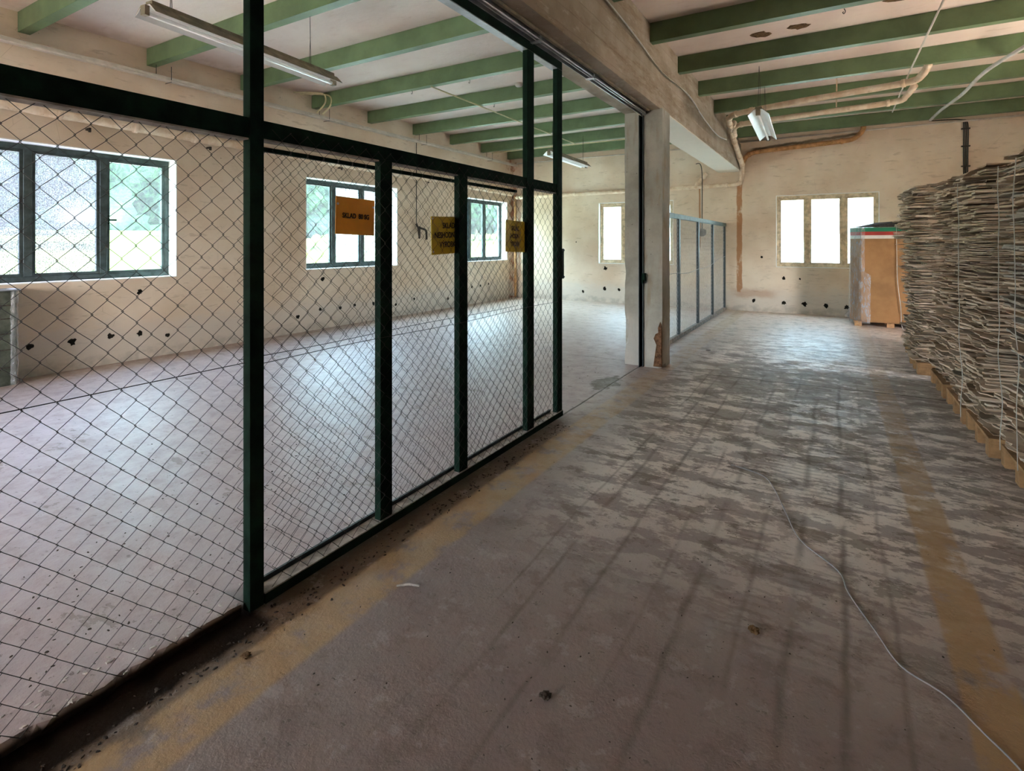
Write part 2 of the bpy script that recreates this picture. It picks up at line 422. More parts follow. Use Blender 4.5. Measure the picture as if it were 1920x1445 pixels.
def film_mat():
    t = NT('clear_stretch_film'); nd = t.t.nodes; L = t.t.links; nd.remove(t.bs)
    tr = nd.new('ShaderNodeBsdfTransparent'); tr.inputs[0].default_value = (.95,.95,.95,1)
    gl = nd.new('ShaderNodeBsdfPrincipled'); gl.inputs['Base Color'].default_value = (.75,.76,.78,1); gl.inputs['Roughness'].default_value = .18
    b = nd.new('ShaderNodeBump'); b.inputs['Strength'].default_value = 1; b.inputs['Distance'].default_value = .02
    n = t.noise(9, 5, .6, t.scale(3, 3, 1), 1.5); L.new(n.s, b.inputs['Height']); L.new(b.outputs[0], gl.inputs['Normal'])
    mx = nd.new('ShaderNodeMixShader'); f = t.ss(t.noise(11, 4, .6, t.scale(2, 2, .6), 1), .30, .75, .06, .42); L.new(f.s, mx.inputs[0])
    L.new(tr.outputs[0], mx.inputs[1]); L.new(gl.outputs[0], mx.inputs[2]); L.new(mx.outputs[0], t.out.inputs[0])
    return t.m
M['film'] = film_mat()

def leafy(name, a, b, sc_=3.0):
    t = NT(name); n = t.noise(sc_, 8, .75)
    c = t.mix(t.ss(n, .42, .60), a, b)
    t.bump(t.noise(sc_*2, 8, .75), 1.0, .3)
    return t.fin(c, .8, .1)
M['crown'] = leafy('tree_leaves', (.003,.012,.009), (.030,.070,.028), 2.2)
M['trunk'] = simple('tree_bark', (.08,.06,.04), .9)
def grass():
    t = NT('meadow_grass'); c = t.mix(t.ss(t.noise(.5, 5), .35, .65), (.05,.075,.012), (.10,.105,.025))
    c = t.mix(t.ss(t.noise(9, 5), .4, .7)*.5, c, (.07,.11,.02))
    x, y, z = t.xyz()
    yard = t.ss(x + (t.noise(.4, 4)-.5)*5, -20.5, -19.5).max(t.ss(y + (t.noise(.4, 4)-.5)*5, 26, 25, 0.0, 0.0))
    c = t.mix(yard, c, (.52,.49,.43))
    t.bump(t.noise(20, 4), .6, .1)
    return t.fin(c, .9, .1)
M['grass'] = grass()

# ------------------------------------------------------------ setting
H = 4.34            # ceiling underside
XL, XR, YB, YN = -8.26, 3.9, 13.85, -5.0
WT = .34            # outer wall thickness
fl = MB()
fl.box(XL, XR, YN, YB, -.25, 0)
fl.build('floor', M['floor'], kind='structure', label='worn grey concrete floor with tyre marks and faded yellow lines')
MB().box(XL-WT, XR+WT, YN-WT, YB+WT, H, H+.35).build('ceiling', M['ceiling'], kind='structure', label='pinkish plastered ceiling between the green steel beams')
MB().box(XL-WT-.5, XR+WT+.5, YN-WT-.5, YB+WT+.55, H+.35, H+.5).build('trim_1', M['roof_out'], kind='structure', label='flat roof slab with eaves overhang outside')

def wall_panels(axis, pos0, pos1, a0, a1, z0, z1, holes):
    """wall slab running along 'axis' with rectangular openings (a_start, a_end, z_bottom, z_top)"""
    mb = MB()
    def bx(s, e, zb, zt):
        if e-s < 1e-4 or zt-zb < 1e-4: return
        if axis == 'y': mb.box(pos0, pos1, s, e, zb, zt)
        else: mb.box(s, e, pos0, pos1, zb, zt)
    cur = a0
    for (s, e, zb, zt) in sorted(holes):
        bx(cur, s, z0, z1); bx(s, e, z0, zb); bx(s, e, zt, z1); cur = e
    bx(cur, a1, z0, z1)
    return mb
LW = [(-7.47+4.64, -5.07+4.64, 1.12, 2.83), (1.81, 4.21, 1.12, 2.83), (6.45, 8.85, 1.12, 2.83), (11.10, 13.50, 1.12, 2.83)]  # first opening is unseen, added behind the camera to light the room
BW = [(-5.53, -3.50, 1.06, 2.72), (-1.14, .85, 1.06, 2.72)]
RW_added = [(7.2, 8.8, 1.12, 2.7)]  # unseen opening, added to brighten the right bay
NW_added = [(-6.5, -4.1, 1.12, 2.83)]  # unseen opening behind the camera, added to light the room
wl_o = wall_panels('y', XL-WT, XL, YN-WT, YB+WT, -.25, H, LW).build('wall_left', M['wall'], kind='structure', label='stained beige plaster wall with three dark framed windows')
wb_o = wall_panels('x', YB, YB+WT, XL, XR, -.25, H, BW).build('wall_back', M['wall'], kind='structure', label='beige plaster wall at far end with rust run and cream windows')
wall_panels('y', XR, XR+WT, YN-WT, YB+WT, -.25, H, RW_added).build('wall_right', M['wall'], kind='structure', label='plaster wall behind the stacks of cardboard, with an added unseen daylight opening')
wall_panels('x', YN-WT, YN, XL, XR, -.25, H, NW_added).build('wall_near', M['wall'], kind='structure', label='plaster wall behind the photographer with one added window opening in the left bay')

def portal(loc, rot, sx, sy):
    d = bpy.data.lights.new('daylight_portal', 'AREA'); o = bpy.data.objects.new('daylight_portal', d); C.objects.link(o)
    d.shape = 'RECTANGLE'; d.size = sx; d.size_y = sy; o.location = loc; o.rotation_euler = rot
    d.cycles.is_portal = True
for (s, e, zb, zt) in LW: portal((XL-.33, (s+e)/2, (zb+zt)/2), (0, R(-90), 0), zt-zb, e-s)
for (s, e, zb, zt) in BW: portal(((s+e)/2, YB+.33, (zb+zt)/2), (R(-90), 0, 0), e-s, zt-zb)
for (s, e, zb, zt) in RW_added: portal((XR+.33, (s+e)/2, (zb+zt)/2), (0, R(90), 0), zt-zb, e-s)
for (s, e, zb, zt) in NW_added: portal(((s+e)/2, YN-.33, (zb+zt)/2), (R(90), 0, 0), e-s, zt-zb)

def make_window(name, label, axis, pos, inward, a0, a1, z0, z1, mulls, frame_m, panes, depth, fw=.055, muw=.085, handle=None, reveal=True):
    """pos = inner wall face; frame stands 'depth' outside it. inward = +1/-1 sense of room side along the normal"""
    w_ = empty(name, (0, 0, 0), kind='structure', label=label)
    out = -inward
    p0 = pos+out*depth; p1 = pos+out*(depth+.07)
    def bx(mb, s, e, zb, zt, q0=p0, q1=p1):
        lo, hi = min(q0, q1), max(q0, q1)
        if axis == 'y': mb.box(lo, hi, s, e, zb, zt)
        else: mb.box(s, e, lo, hi, zb, zt)
    if reveal:
        mb = MB(); t = .012; r0 = pos+inward*.003; r1 = pos+out*(WT-.002)
        bx(mb, a0, a1, z0-.001, z0+t, r0, r1); bx(mb, a0, a1, z1-t, z1+.001, r0, r1)
        bx(mb, a0-.001, a0+t, z0+t, z1-t, r0, r1); bx(mb, a1-t, a1+.001, z0+t, z1-t, r0, r1)
        mb.build('window_reveal', M['white_paint'], w_, label='white painted reveal')
    g = .013
    mb = MB()
    bx(mb, a0+g, a1-g, z0+g, z0+g+fw*1.2); bx(mb, a0+g, a1-g, z1-g-fw*1.2, z1-g)
    bx(mb, a0+g, a0+g+fw, z0+g+fw*1.2, z1-g-fw*1.2); bx(mb, a1-g-fw, a1-g, z0+g+fw*1.2, z1-g-fw*1.2)
    mb.build('window_frame', frame_m, w_, bevel=.006)
    edges = [a0+g+fw]
    for m in mulls:
        mm = MB(); bx(mm, m-muw/2, m+muw/2, z0+g+fw*1.2, z1-g-fw*1.2, p0-out*.008, p1); mm.build('mullion', frame_m, w_, bevel=.006)
        edges += [m-muw/2, m+muw/2]
    edges.append(a1-g-fw)
    zb, zt = z0+g+fw*1.2, z1-g-fw*1.2
    for i, pm in enumerate(panes):
        s, e = edges[2*i], edges[2*i+1]
        sm = MB(); sw = .035; q0 = p0+out*.012; q1 = p1-out*.012
        bx(sm, s, e, zb, zb+sw, q0, q1); bx(sm, s, e, zt-sw, zt, q0, q1); bx(sm, s, s+sw, zb+sw, zt-sw, q0, q1); bx(sm, e-sw, e, zb+sw, zt-sw, q0, q1)
        sa = sm.build('sash', frame_m, w_, bevel=.004)
        gm = MB(); mid = (p0+p1)/2; bx(gm, s+sw, e-sw, zb+sw, zt-sw, mid, mid+out*.004); gm.build('pane', pm, sa)
        if handle == i:
            h = MB(); hz = (zb+zt)/2-.05; hp = p0+inward*.03
            bx(h, s+.005, s+.02, hz-.06, hz+.06, p0, p0+inward*.015); bx(h, s+.005, s+.10, hz-.01, hz+.01, p0+inward*.015, hp)
            h.build('window_handle', M['frame_dark'], sa)
    return w_
cl, fr, pa = M['pane_clear'], M['pane_frost'], M['pane_pale']
make_window('window_1', 'widest dark framed window at left edge, with two patterned panes', 'y', XL, 1, *LW[1][:2], 1.12, 2.83, [2.575, 3.37], M['win_dark'], [fr, fr, cl], .20, handle=2)
make_window('window_2', 'dark framed window behind the orange sign', 'y', XL, 1, *LW[2][:2], 1.12, 2.83, [7.25, 8.0], M['win_dark'], [cl, pa, pa], .20)
make_window('window_3', 'dark framed window nearest the far corner, between the two mustard signs', 'y', XL, 1, *LW[3][:2], 1.12, 2.83, [11.88, 12.6], M['win_dark'], [pa, cl, cl], .20)
make_window('window_4', 'cream framed window partly hidden by the concrete column', 'x', YB, -1, *BW[0][:2], 1.06, 2.72, [-4.85, -4.18], M['win_cream'], [pa, pa, pa], .10)
make_window('window_5', 'cream three pane window on back wall beside the carton', 'x', YB, -1, *BW[1][:2], 1.06, 2.72, [-.50, .20], M['win_cream'], [pa, pa, pa], .05)
make_window('window_6_added', 'unseen dark framed window added to the left wall behind the camera for daylight', 'y', XL, 1, *LW[0][:2], 1.12, 2.83, [-2.07, -1.27], M['win_dark'], [cl, cl, cl], .20)  # out of view, added to let more daylight into the left bay

# broken plaster holes in walls and ceiling: parts of their wall
def blot(parent, axis, p, a, z, r, name='plaster_hole', seed=0, sx=1.0, mat=None, d=.004):
    rnd = random.Random(seed); n = 14; vs = []; 
    for k in range(n):
        an = 2*math.pi*k/n; rr = r*rnd.uniform(.55, 1.15)
        vs.append((math.cos(an)*rr*sx, math.sin(an)*rr))
    def P(u, v, h):
        if axis == '+x': return (p+h, a+u, z+v)
        if axis == '-y': return (a+u, p-h, z+v)
        if axis == '-z': return (a+u, z+v, p-h)
    V_ = [P(u, v, 0) for u, v in vs]+[P(u*.85, v*.85, d) for u, v in vs]+[P(u*.4, v*.4, d*.3) for u, v in vs]
    F = [(k, (k+1) % n, n+(k+1) % n, n+k) for k in range(n)]+[(n+k, n+(k+1) % n, 2*n+(k+1) % n, 2*n+k) for k in range(n)]+[tuple(range(2*n, 3*n))]
    MB().add(V_, F).build(name, mat or M['dark_hole'], parent)
for i, (a, z, r) in enumerate([(2.53,.37,.05),(2.95,.36,.06),(3.37,.37,.05),(3.72,.36,.05),(4.09,.28,.045),(3.72,.93,.045),(6.28,.29,.05),(6.77,.37,.05),(7.25,.35,.05),(7.62,.37,.045),(8.13,.35,.05),(8.8,.26,.045),(6.83,.94,.06),(10.66,.23,.05),(11.7,.45,.05),(12.1,.46,.05),(12.5,.48,.05),(9.4,.33,.045)]):
    blot(wl_o, '+x', XL, a, z, r*.85, seed=i)
for i, (a, z, r) in enumerate([(-5.33,.93,.06),(-5.35,.38,.055),(-4.94,.36,.05),(-5.99,.27,.045),(-1.62,.26,.05),(-.98,.24,.06),(-.56,.23,.06),(-.14,.22,.06),(.26,.21,.055),(-.98,.81,.045),(-.65,.8,.025),(-1.44,1.29,.03),(-6.2,1.65,.02)]):
    blot(wb_o, '-y', YB, a, z, r, seed=40+i)
ce_o = bpy.data.objects['ceiling']
for i, (a, y_, r, s_) in enumerate([(-.8,7.69,.10,1.5),(-.36,7.64,.10,1.5),(.64,7.3,.11,1.8),(.2,6.2,.05,1.6),(1.5,7.1,.05,1.6)]):
    blot(ce_o, '-z', H, a, y_, r, name='ceiling_hole', seed=80+i, sx=s_, mat=M['leaf'], d=.012)

# ------------------------------------------------------------ concrete beam and column
def rough_box(x0, x1, y0, y1, z0, z1, step, amp, seed, chip=None):
    """subdivided box whose edges are knocked about"""
    bm = bmesh.new()
    nx, ny, nz = [max(1, int(round((b-a)/step))) for a, b in ((x0,x1),(y0,y1),(z0,z1))]
    idx = {}
    def vert(i, j, k):
        if (i, j, k) not in idx:
            x = x0+(x1-x0)*i/nx; y = y0+(y1-y0)*j/ny; z = z0+(z1-z0)*k/nz
            e = (i in (0, nx))+(j in (0, ny))+(k in (0, nz))
            p = Vector((x, y, z)); q = noise.noise_vector(p*6+Vector((seed, 0, 0)))
            a = amp*(1.0 if e >= 2 else .35)
            c = Vector(((x0+x1)/2, (y0+y1)/2, z))
            if e >= 2:
                dirc = Vector(((c.x-x)*(i in (0, nx)), (c.y-y)*(j in (0, ny)), 0))
                if dirc.length > 0: dirc.normalize()
                p = p+dirc*abs(q.x)*a*1.2
                if chip: p = p+dirc*chip(p, i == 0, i == nx)
            else: p = p+q*a
            idx[(i, j, k)] = bm.verts.new(p)
        return idx[(i, j, k)]
    for i in range(nx):
        for j in range(ny):
            for k in (0, nz):
                bm.faces.new([vert(i,j,k), vert(i+1,j,k), vert(i+1,j+1,k), vert(i,j+1,k)])
    for i in range(nx):
        for k in range(nz):
            for j in (0, ny):
                bm.faces.new([vert(i,j,k), vert(i+1,j,k), vert(i+1,j,k+1), vert(i,j,k+1)])
    for j in range(ny):
        for k in range(nz):
            for i in (0, nx):
                bm.faces.new([vert(i,j,k), vert(i,j+1,k), vert(i,j+1,k+1), vert(i,j,k+1)])
    bmesh.ops.recalc_face_normals(bm, faces=bm.faces)
    return bm
def bm_obj(name, bm, mat, parent=None, **k):
    me = bpy.data.meshes.new(name); bm.to_mesh(me); bm.free(); me.materials.append(mat)
    o = bpy.data.objects.new(name, me); C.objects.link(o)
    if parent: o.parent = parent
    return tag(o, **k)
beam = empty('concrete_beam', (-2.13, 4.4, 3.34), label='massive board-marked concrete beam running down the middle over the column', cat='beam')
def rel(o, e):
    o.location = Vector((0, 0, 0))-e.location; return o
rel(bm_obj('beam_body', rough_box(-2.40, -1.90, YN+.002, YB-.002, 3.335, 3.99, .09, .012, 3), M['concrete'], beam), beam)
rel(MB().box(-2.36, -1.95, YN+.002, YB-.002, 3.985, H-.002).build('beam_upstand', M['concrete'], beam), beam)
col = empty('concrete_column', (-2.12, 7.05, 0), label='grey concrete column with chipped edges under the middle beam', cat='column')
def chipL(p, isl, isr):
    if isl: return max(0, .07*math.exp(-((p.z-.42)/.16)**2)+.02*math.exp(-((p.z-1.2)/.1)**2))
    return 0
def chipR(p, isl, isr):
    if isr and p.y < 7.0: return .035*max(0, min(1, (.62-p.z)/.2))
    return 0
rel(bm_obj('column_pilaster', rough_box(-2.385, -2.165, 6.90, 7.22, 0.0, 3.34, .05, .010, 9, chipL), M['column'], col), col)
rel(bm_obj('column_shaft', rough_box(-2.115, -1.875, 6.87, 7.24, 0.0, 3.34, .05, .008, 5, chipR), M['column'], col), col)
rel(MB().box(-2.17, -2.11, 6.93, 7.2, 0, 3.33).build('column_core', M['column'], col), col)
rel(MB().prism([(-1.99,.02),(-1.885,.02),(-1.885,.55),(-1.90,.60),(-1.93,.52),(-1.925,.46),(-1.96,.44),(-1.985,.38),(-1.95,.30),(-1.97,.16)][::1], 'y', 6.862, 6.90).build('exposed_brick', M['brick'], col, label='spalled corner showing brown brick'), col)
ch = empty('steel_channel', (-2.14, 6.86, 0), label='blue-grey steel door channel fixed upright in the column face', cat='channel')
c_ = MB().box(-2.163, -2.157, 6.80, 6.925, 0, 3.27).box(-2.163, -2.117, 6.92, 6.926, 0, 3.27).box(-2.123, -2.117, 6.84, 6.925, 0, 3.27)
rel(c_.build('channel_web', M['steel_blue'], ch), ch)
rel(MB().box(-2.125, -2.085, 6.80, 6.86, 1.12, 1.22).box(-2.12,-2.10,6.78,6.82,1.09,1.14).build('latch_catch', M['frame_dark'], ch), ch)

# ------------------------------------------------------------ steel ceiling beams
def steel_beam(x0, x1, y0, label, group):
    b = empty('ceiling_beam', ((x0+x1)/2, y0, 4.10), label=label, cat='beam', group=group)
    mb = MB()
    zt = H-.002
    mb.prism([(y0, 4.10), (y0+.115, 4.10), (y0+.115, 4.113), (y0+.016, 4.118), (y0+.016, zt-.016), (y0+.115, zt-.012), (y0+.115, zt), (y0, zt)], 'x', x0, x1)
    o = mb.build('channel_section', M['paint_green'], b, bevel=.003); rel(o, b)
    return b
ords = ['first', 'second', 'third', 'fourth', 'fifth', 'sixth', 'seventh', 'eighth', 'ninth', 'tenth', 'eleventh', 'twelfth', 'thirteenth']
for k in range(13):
    y0 = 13.50-1.385*k
    steel_beam(XL+.002, -2.362, y0, 'green steel ceiling beam over the fenced left bay, %s counted from the back wall' % ords[k], 'green ceiling beams over the left bay')
    steel_beam(-1.948, XR-.002, y0, 'green steel ceiling beam over the open aisle, %s counted from the back wall' % ords[k], 'green ceiling beams over the aisle')

# ------------------------------------------------------------ chain link
def warp(y, z, seed, amp):
    q = noise.noise_vector(Vector((seed, y*2.2, z*2.2)))*amp + noise.noise_vector(Vector((seed+9, y*9, z*9)))*amp*.35
    return q
def chain_mesh(x, y0, y1, z0, z1, pitch, r, seed, amp=.012, sides=4, twist=.004):
    mb = MB(); n = int(round((y1-y0)/(pitch/2))); p = (y1-y0)/n; m = int((z1-z0)/(pitch/2)); q = (z1-z0)/m
    for i in range(n):
        yc = y0+(i+.5)*p; pts = []
        for k in range(m+1):
            s = 1 if (k+i) % 2 else -1
            z = z0+k*q; y = yc+s*(p/2+.0015)
            y = min(max(y, y0), y1)
            wv = warp(y, z, seed, amp); edge = min(1, (y-y0)/.1, (y1-y)/.1, (z-z0)/.05, (z1-z)/.05); edge = max(edge, 0)
            pts.append((x+wv.x*.6*edge+ (twist if s > 0 else -twist), y+wv.y*edge, z+wv.z*edge))
        mb.tube(pts, r, sides, cap=False)
    return mb
def bar(mb, y0, y1, z0, z1, x, w_=.06): return mb.box(x-w_/2, x+w_/2, y0, y1, z0, z1)

XF = -2.185
fence = empty('mesh_fence', (XF, .3, 0), label='fixed dark chain-link fence panel at the left edge, wide diamond mesh', cat='fence')
rel(bar(MB(), -2.6, 1.39, 2.055, 2.145, XF).build('top_rail', M['frame_dark'], fence, bevel=.003), fence)
rel(MB().box(XF-.035, XF+.033, -2.6, 1.39, 2.048, 2.055).build('rail_lit_underside', M['dust_and_lit_pale'], fence), fence)  # rail underside lit from below, painted as a pale strip
rel(bar(MB(), -2.66, -2.6, 0, 2.145, XF).build('post', M['frame_dark'], fence, bevel=.003), fence)
rel(chain_mesh(XF, -2.6, 1.39, .05, 2.06, .0925, .0016, 2, .006).build('wire_mesh', M['wire'], fence, smooth=True), fence)
tw = [(XF, y_, 1.085-.006*math.sin((y_+2.6)/4*3.14)) for y_ in [(-2.6+4.0*k/20) for k in range(21)]]
rel(MB().tube(tw, .0019, 5).build('tension_wire', M['wire'], fence), fence)

gate = empty('sliding_gate', (XF, 2.95, 0), label='tall dark green sliding gate of steel posts and chain-link mesh, hung from the beam track', cat='gate')
def post(y0, y1, zt, m=M['frame_dark'], dx=.05, x=None, z0=.012):
    mb = MB().box(XF+.035-dx, XF+.035, y0, y1, z0, zt)
    o = mb.build('post', m, gate, bevel=.003); rel(o, gate)
    for k in range(7):
        pass
    return o
post(1.395, 1.462, 3.20)
for a, b, t_ in ((2.17, 2.262, 2.07), (2.90, 2.995, 2.07), (3.83, 3.945, 3.20), (4.385, 4.49, 3.20)): post(a, b, t_, dx=.045)
rel(MB().box(XF-.03, XF+.025, 1.462, 4.385, 2.065, 2.145).build('middle_rail', M['frame_dark'], gate, bevel=.003), gate)
rel(MB().box(XF-.035, XF+.035, 1.395, 4.49, 3.20, 3.295).build('top_bar', M['frame_dark'], gate, bevel=.003), gate)
rel(MB().box(XF-.034, XF+.034, 1.40, 4.48, 3.193, 3.20).build('top_bar_lit_underside', M['steel'], gate, label='underside of the top bar, painted pale as if lit from below'), gate)  # light on the bar's underside put into a pale steel colour
rel(MB().box(XF-.035, XF+.045, 1.462, 4.49, .015, .060).build('bottom_rail', M['frame_dark'], gate, bevel=.003), gate)
rel(MB().box(XF-.030, XF+.043, 1.462, 4.49, .060, .066).build('bottom_ledge', M['dust_and_lit_pale'], gate, label='dust-covered ledge of the bottom rail'), gate)
rel(MB().box(XF-.052, XF-.040, 1.462, 4.40, .045, .082).build('inner_bottom_bar', M['steel_blue'], gate), gate)
rel(MB().box(XF-.14, XF-.115, 1.50, 3.92, 2.036, 2.056).build('rear_rail', M['frame_dark'], gate), gate)
rel(MB().box(XF-.034, XF+.024, 1.462, 4.385, 2.058, 2.065).build('middle_rail_lit_underside', M['dust_and_lit_pale'], gate, label='underside of the middle rail, painted pale as if lit from below'), gate)  # light on the rail's underside put into the pale colour
rel(chain_mesh(XF+.040, 1.50, 4.47, .068, 2.11, .0925, .0015, 5, .010).build('wire_mesh', M['wire'], gate, smooth=True), gate)
rel(chain_mesh(XF-.125, 1.44, 3.95, .03, 2.04, .0925, .0013, 11, .022).build('rear_wire_mesh', M['wire'], gate, smooth=True), gate)
for xx, a, b in ((XF+.036, 1.46, 4.39), (XF-.12, 1.44, 3.95)):
    rel(MB().tube([(xx, a+(b-a)*k/16, 1.075+(.006 if xx > XF else -.004)*math.sin(k*.6)) for k in range(17)], .0018, 5).build('tension_wire', M['wire'], gate), gate)
hd = MB().tube([(XF+.01, 4.49, 1.54), (XF+.01, 4.575, 1.54)], .011, 8).tube([(XF+.01, 4.49, 1.29), (XF+.01, 4.575, 1.29)], .011, 8).tube([(XF+.01, 4.548, 1.275), (XF+.01, 4.548, 1.555)], .014, 10)
rel(hd.build('handle', M['steel_blue'], gate, smooth=True, label='blue-grey pull handle'), gate)
for z_ in (3.24,):
    for y_ in (1.7, 4.2):
        rel(MB().box(XF-.012, XF+.012, y_-.05, y_+.05, 3.295, 3.325).build('roller', M['steel'], gate), gate)
tk = empty('gate_track', (-2.12, 3.8, 3.3), label='pale steel gate track bolted under the edge of the concrete beam', cat='track')
t_ = MB().box(-2.145, -2.139, -1.5, 6.88, 3.27, 3.334).box(-2.145, -2.09, -1.5, 6.88, 3.327, 3.334).box(-2.096, -2.09, -1.5, 6.88, 3.27, 3.334)
rel(t_.build('rail', M['steel'], tk), tk)
rel(MB().tube([(-2.075, -1.5, 3.285), (-2.075, 6.85, 3.285)], .007, 6).build('guide_rod', M['steel'], tk), tk)
for y_ in (.9, 2.6, 3.9, 5.05):
    rel(MB().box(-2.15, -2.06, y_-.02, y_+.02, 3.262, 3.272).box(-2.066,-2.06,y_-.015,y_+.015,3.272,3.334).build('bracket', M['steel'], tk), tk)
rel(MB().box(-2.058, -2.035, -1.5, 6.86, 3.31, 3.334).build('shadow_gap_strip', M['lamp_back'], tk), tk)

# concrete kerb at the edge of the left bay
kb = empty('concrete_kerb', (-2.25, 0, 0), label='broken low kerb with crumbled edge below the left fence panel', cat='kerb')
bm_k = rough_box(-2.42, -2.185, -2.6, 1.385, 0.0, .048, .03, .012, 21, lambda p, a, b: (.045*abs(noise.noise(Vector((3, p.y*7, 0))))+.03*abs(noise.noise(Vector((5, p.y*22, 0))))) if b else 0)
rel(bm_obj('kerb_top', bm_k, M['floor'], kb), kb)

# far fence
ff = empty('far_mesh_fence', (-2.25, 10.5, 0), label='grey-green mesh fence beyond the column, running to the back wall', cat='fence')
XG = -2.25
rel(MB().box(XG-.025, XG+.025, 7.26, 13.84, 2.02, 2.10).build('top_rail', M['frame_grey'], ff, bevel=.003), ff)
rel(MB().box(XG-.03, XG+.03, 7.26, 13.84, .0, .07).build('bottom_rail', M['dust_and_lit_pale'], ff, bevel=.003), ff)
for y_ in (7.75, 9.24, 10.74, 12.2, 13.70):
    rel(MB().box(XG-.02, XG+.025, y_-.035, y_+.05, .07, 2.02).build('post', M['steel_blue'], ff, bevel=.003), ff)
rel(chain_mesh(XG, 7.28, 13.75, .07, 2.02, .075, .0016, 17, .006, sides=3).build('wire_mesh', M['wire_zinc'], ff), ff)
rel(MB().tube([(XG+.03, 7.28+(6.4)*k/20, 1.10+.22*max(0,(k-12))/8-.02*math.sin(k)) for k in range(21)], .004, 5).build('tension_wire', M['wire_zinc'], ff), ff)

# ------------------------------------------------------------ signs
def text_mesh(s, size, mat, parent, name, M4, font_shear=0.0):
    cu = bpy.data.curves.new('t', 'FONT'); cu.body = s; cu.size = size; cu.align_x = 'CENTER'; cu.align_y = 'CENTER'; cu.extrude = .0006; cu.offset = size*.018
    o = bpy.data.objects.new('t', cu); C.objects.link(o)
    dg = bpy.context.evaluated_depsgraph_get(); me = bpy.data.meshes.new_from_object(o.evaluated_get(dg))
    bpy.data.objects.remove(o); me.materials.clear(); me.materials.append(mat)
    me.transform(M4)
    q = bpy.data.objects.new(name, me); C.objects.link(q); q.parent = parent
    return q
def sign(name, label, x, yc, zc, wd, ht, mat, lines, size, roll=0, curve=0.0, pitch_line=.07, yo=0, eyelets=((-.46,.3),(.46,.3)), cat='sign'):
    s = empty(name, (x, yc, zc), label=label, cat=cat); s.rotation_euler = (roll, 0, 0)
    mb = MB(); n = 12; vs = []; fs = []
    def X(u): return curve*(u*u)*4
    for k in range(n+1):
        u = -.5+k/n
        for dx in (0, .003):
            vs += [(X(u)-dx, u*wd, -ht/2), (X(u)-dx, u*wd, ht/2)]
    for k in range(n):
        a = 4*k; b = 4*k+4
        fs += [(a, b, b+1, a+1), (a+2, a+3, b+3, b+2), (a+1, b+1, b+3, a+3), (a, a+2, b+2, b)]
    fs += [(0,1,3,2), (4*n, 4*n+2, 4*n+3, 4*n+1)]
    mb.add(vs, fs).build('sign_board', mat, s)
    for i, ln in enumerate(lines):
        zz = ((len(lines)-1)/2-i)*pitch_line
        # text reads along +Y, faces +X
        m4 = Matrix(((0, 0, 1, .003), (.84, 0, 0, yo), (0, 1, 0, zz), (0, 0, 0, 1)))
        text_mesh(ln, size, M['ink'], s, 'lettering', m4)
    for (u, v) in eyelets:
        MB().tube([(X(u)+.003, u*wd, v*ht), (X(u)-.004, u*wd, v*ht)], .006, 10).build('eyelet', M['white_paint'], s)
    return s
sign('orange_sign', 'orange sign reading SKLAD 80 SG, wired on the front of the gate', XF+.055, 1.972, 1.742, .262, .19, M['orange'], ['SKLAD  80 SG'], .036, roll=R(-1.5), yo=.0)
sign('mustard_sign', 'mustard sign with black lettering hung inside the mesh, half behind a gate post', XF-.005, 2.822, 1.657, .33, .245, M['mustard'], ['SKLAD', 'NESHODN\u00ddCH', 'V\u00ddROBK\u016e'], .052, roll=R(2.0), pitch_line=.062, eyelets=((-.46,.45),(-.46,-.42)), yo=.012)
s3 = sign('mustard_sign', 'mustard sign taped over with clear tape, left of the far tall gate post', XF-.005, 3.69, 1.66, .33, .25, M['mustard'], ['SKLAD', 'NESHODN\u00ddCH', 'V\u00ddROBK\u016e'], .052, roll=R(-1.5), curve=.02, pitch_line=.062, eyelets=(), yo=.012)
mb = MB(); vs = []; fs = []
for k in range(14):
    for j, u in enumerate((-.01, .02, .05, .085)):
        vs.append((.010+.006*math.sin(k*1.7+j*2.1), u+.004*math.sin(k*1.3), -.135+.27*k/13))
for k in range(13):
    for j in range(3):
        a = k*4+j; fs.append((a, a+1, a+5, a+4))
mb.add(vs, fs).build('clear_tape', M['film'], s3)

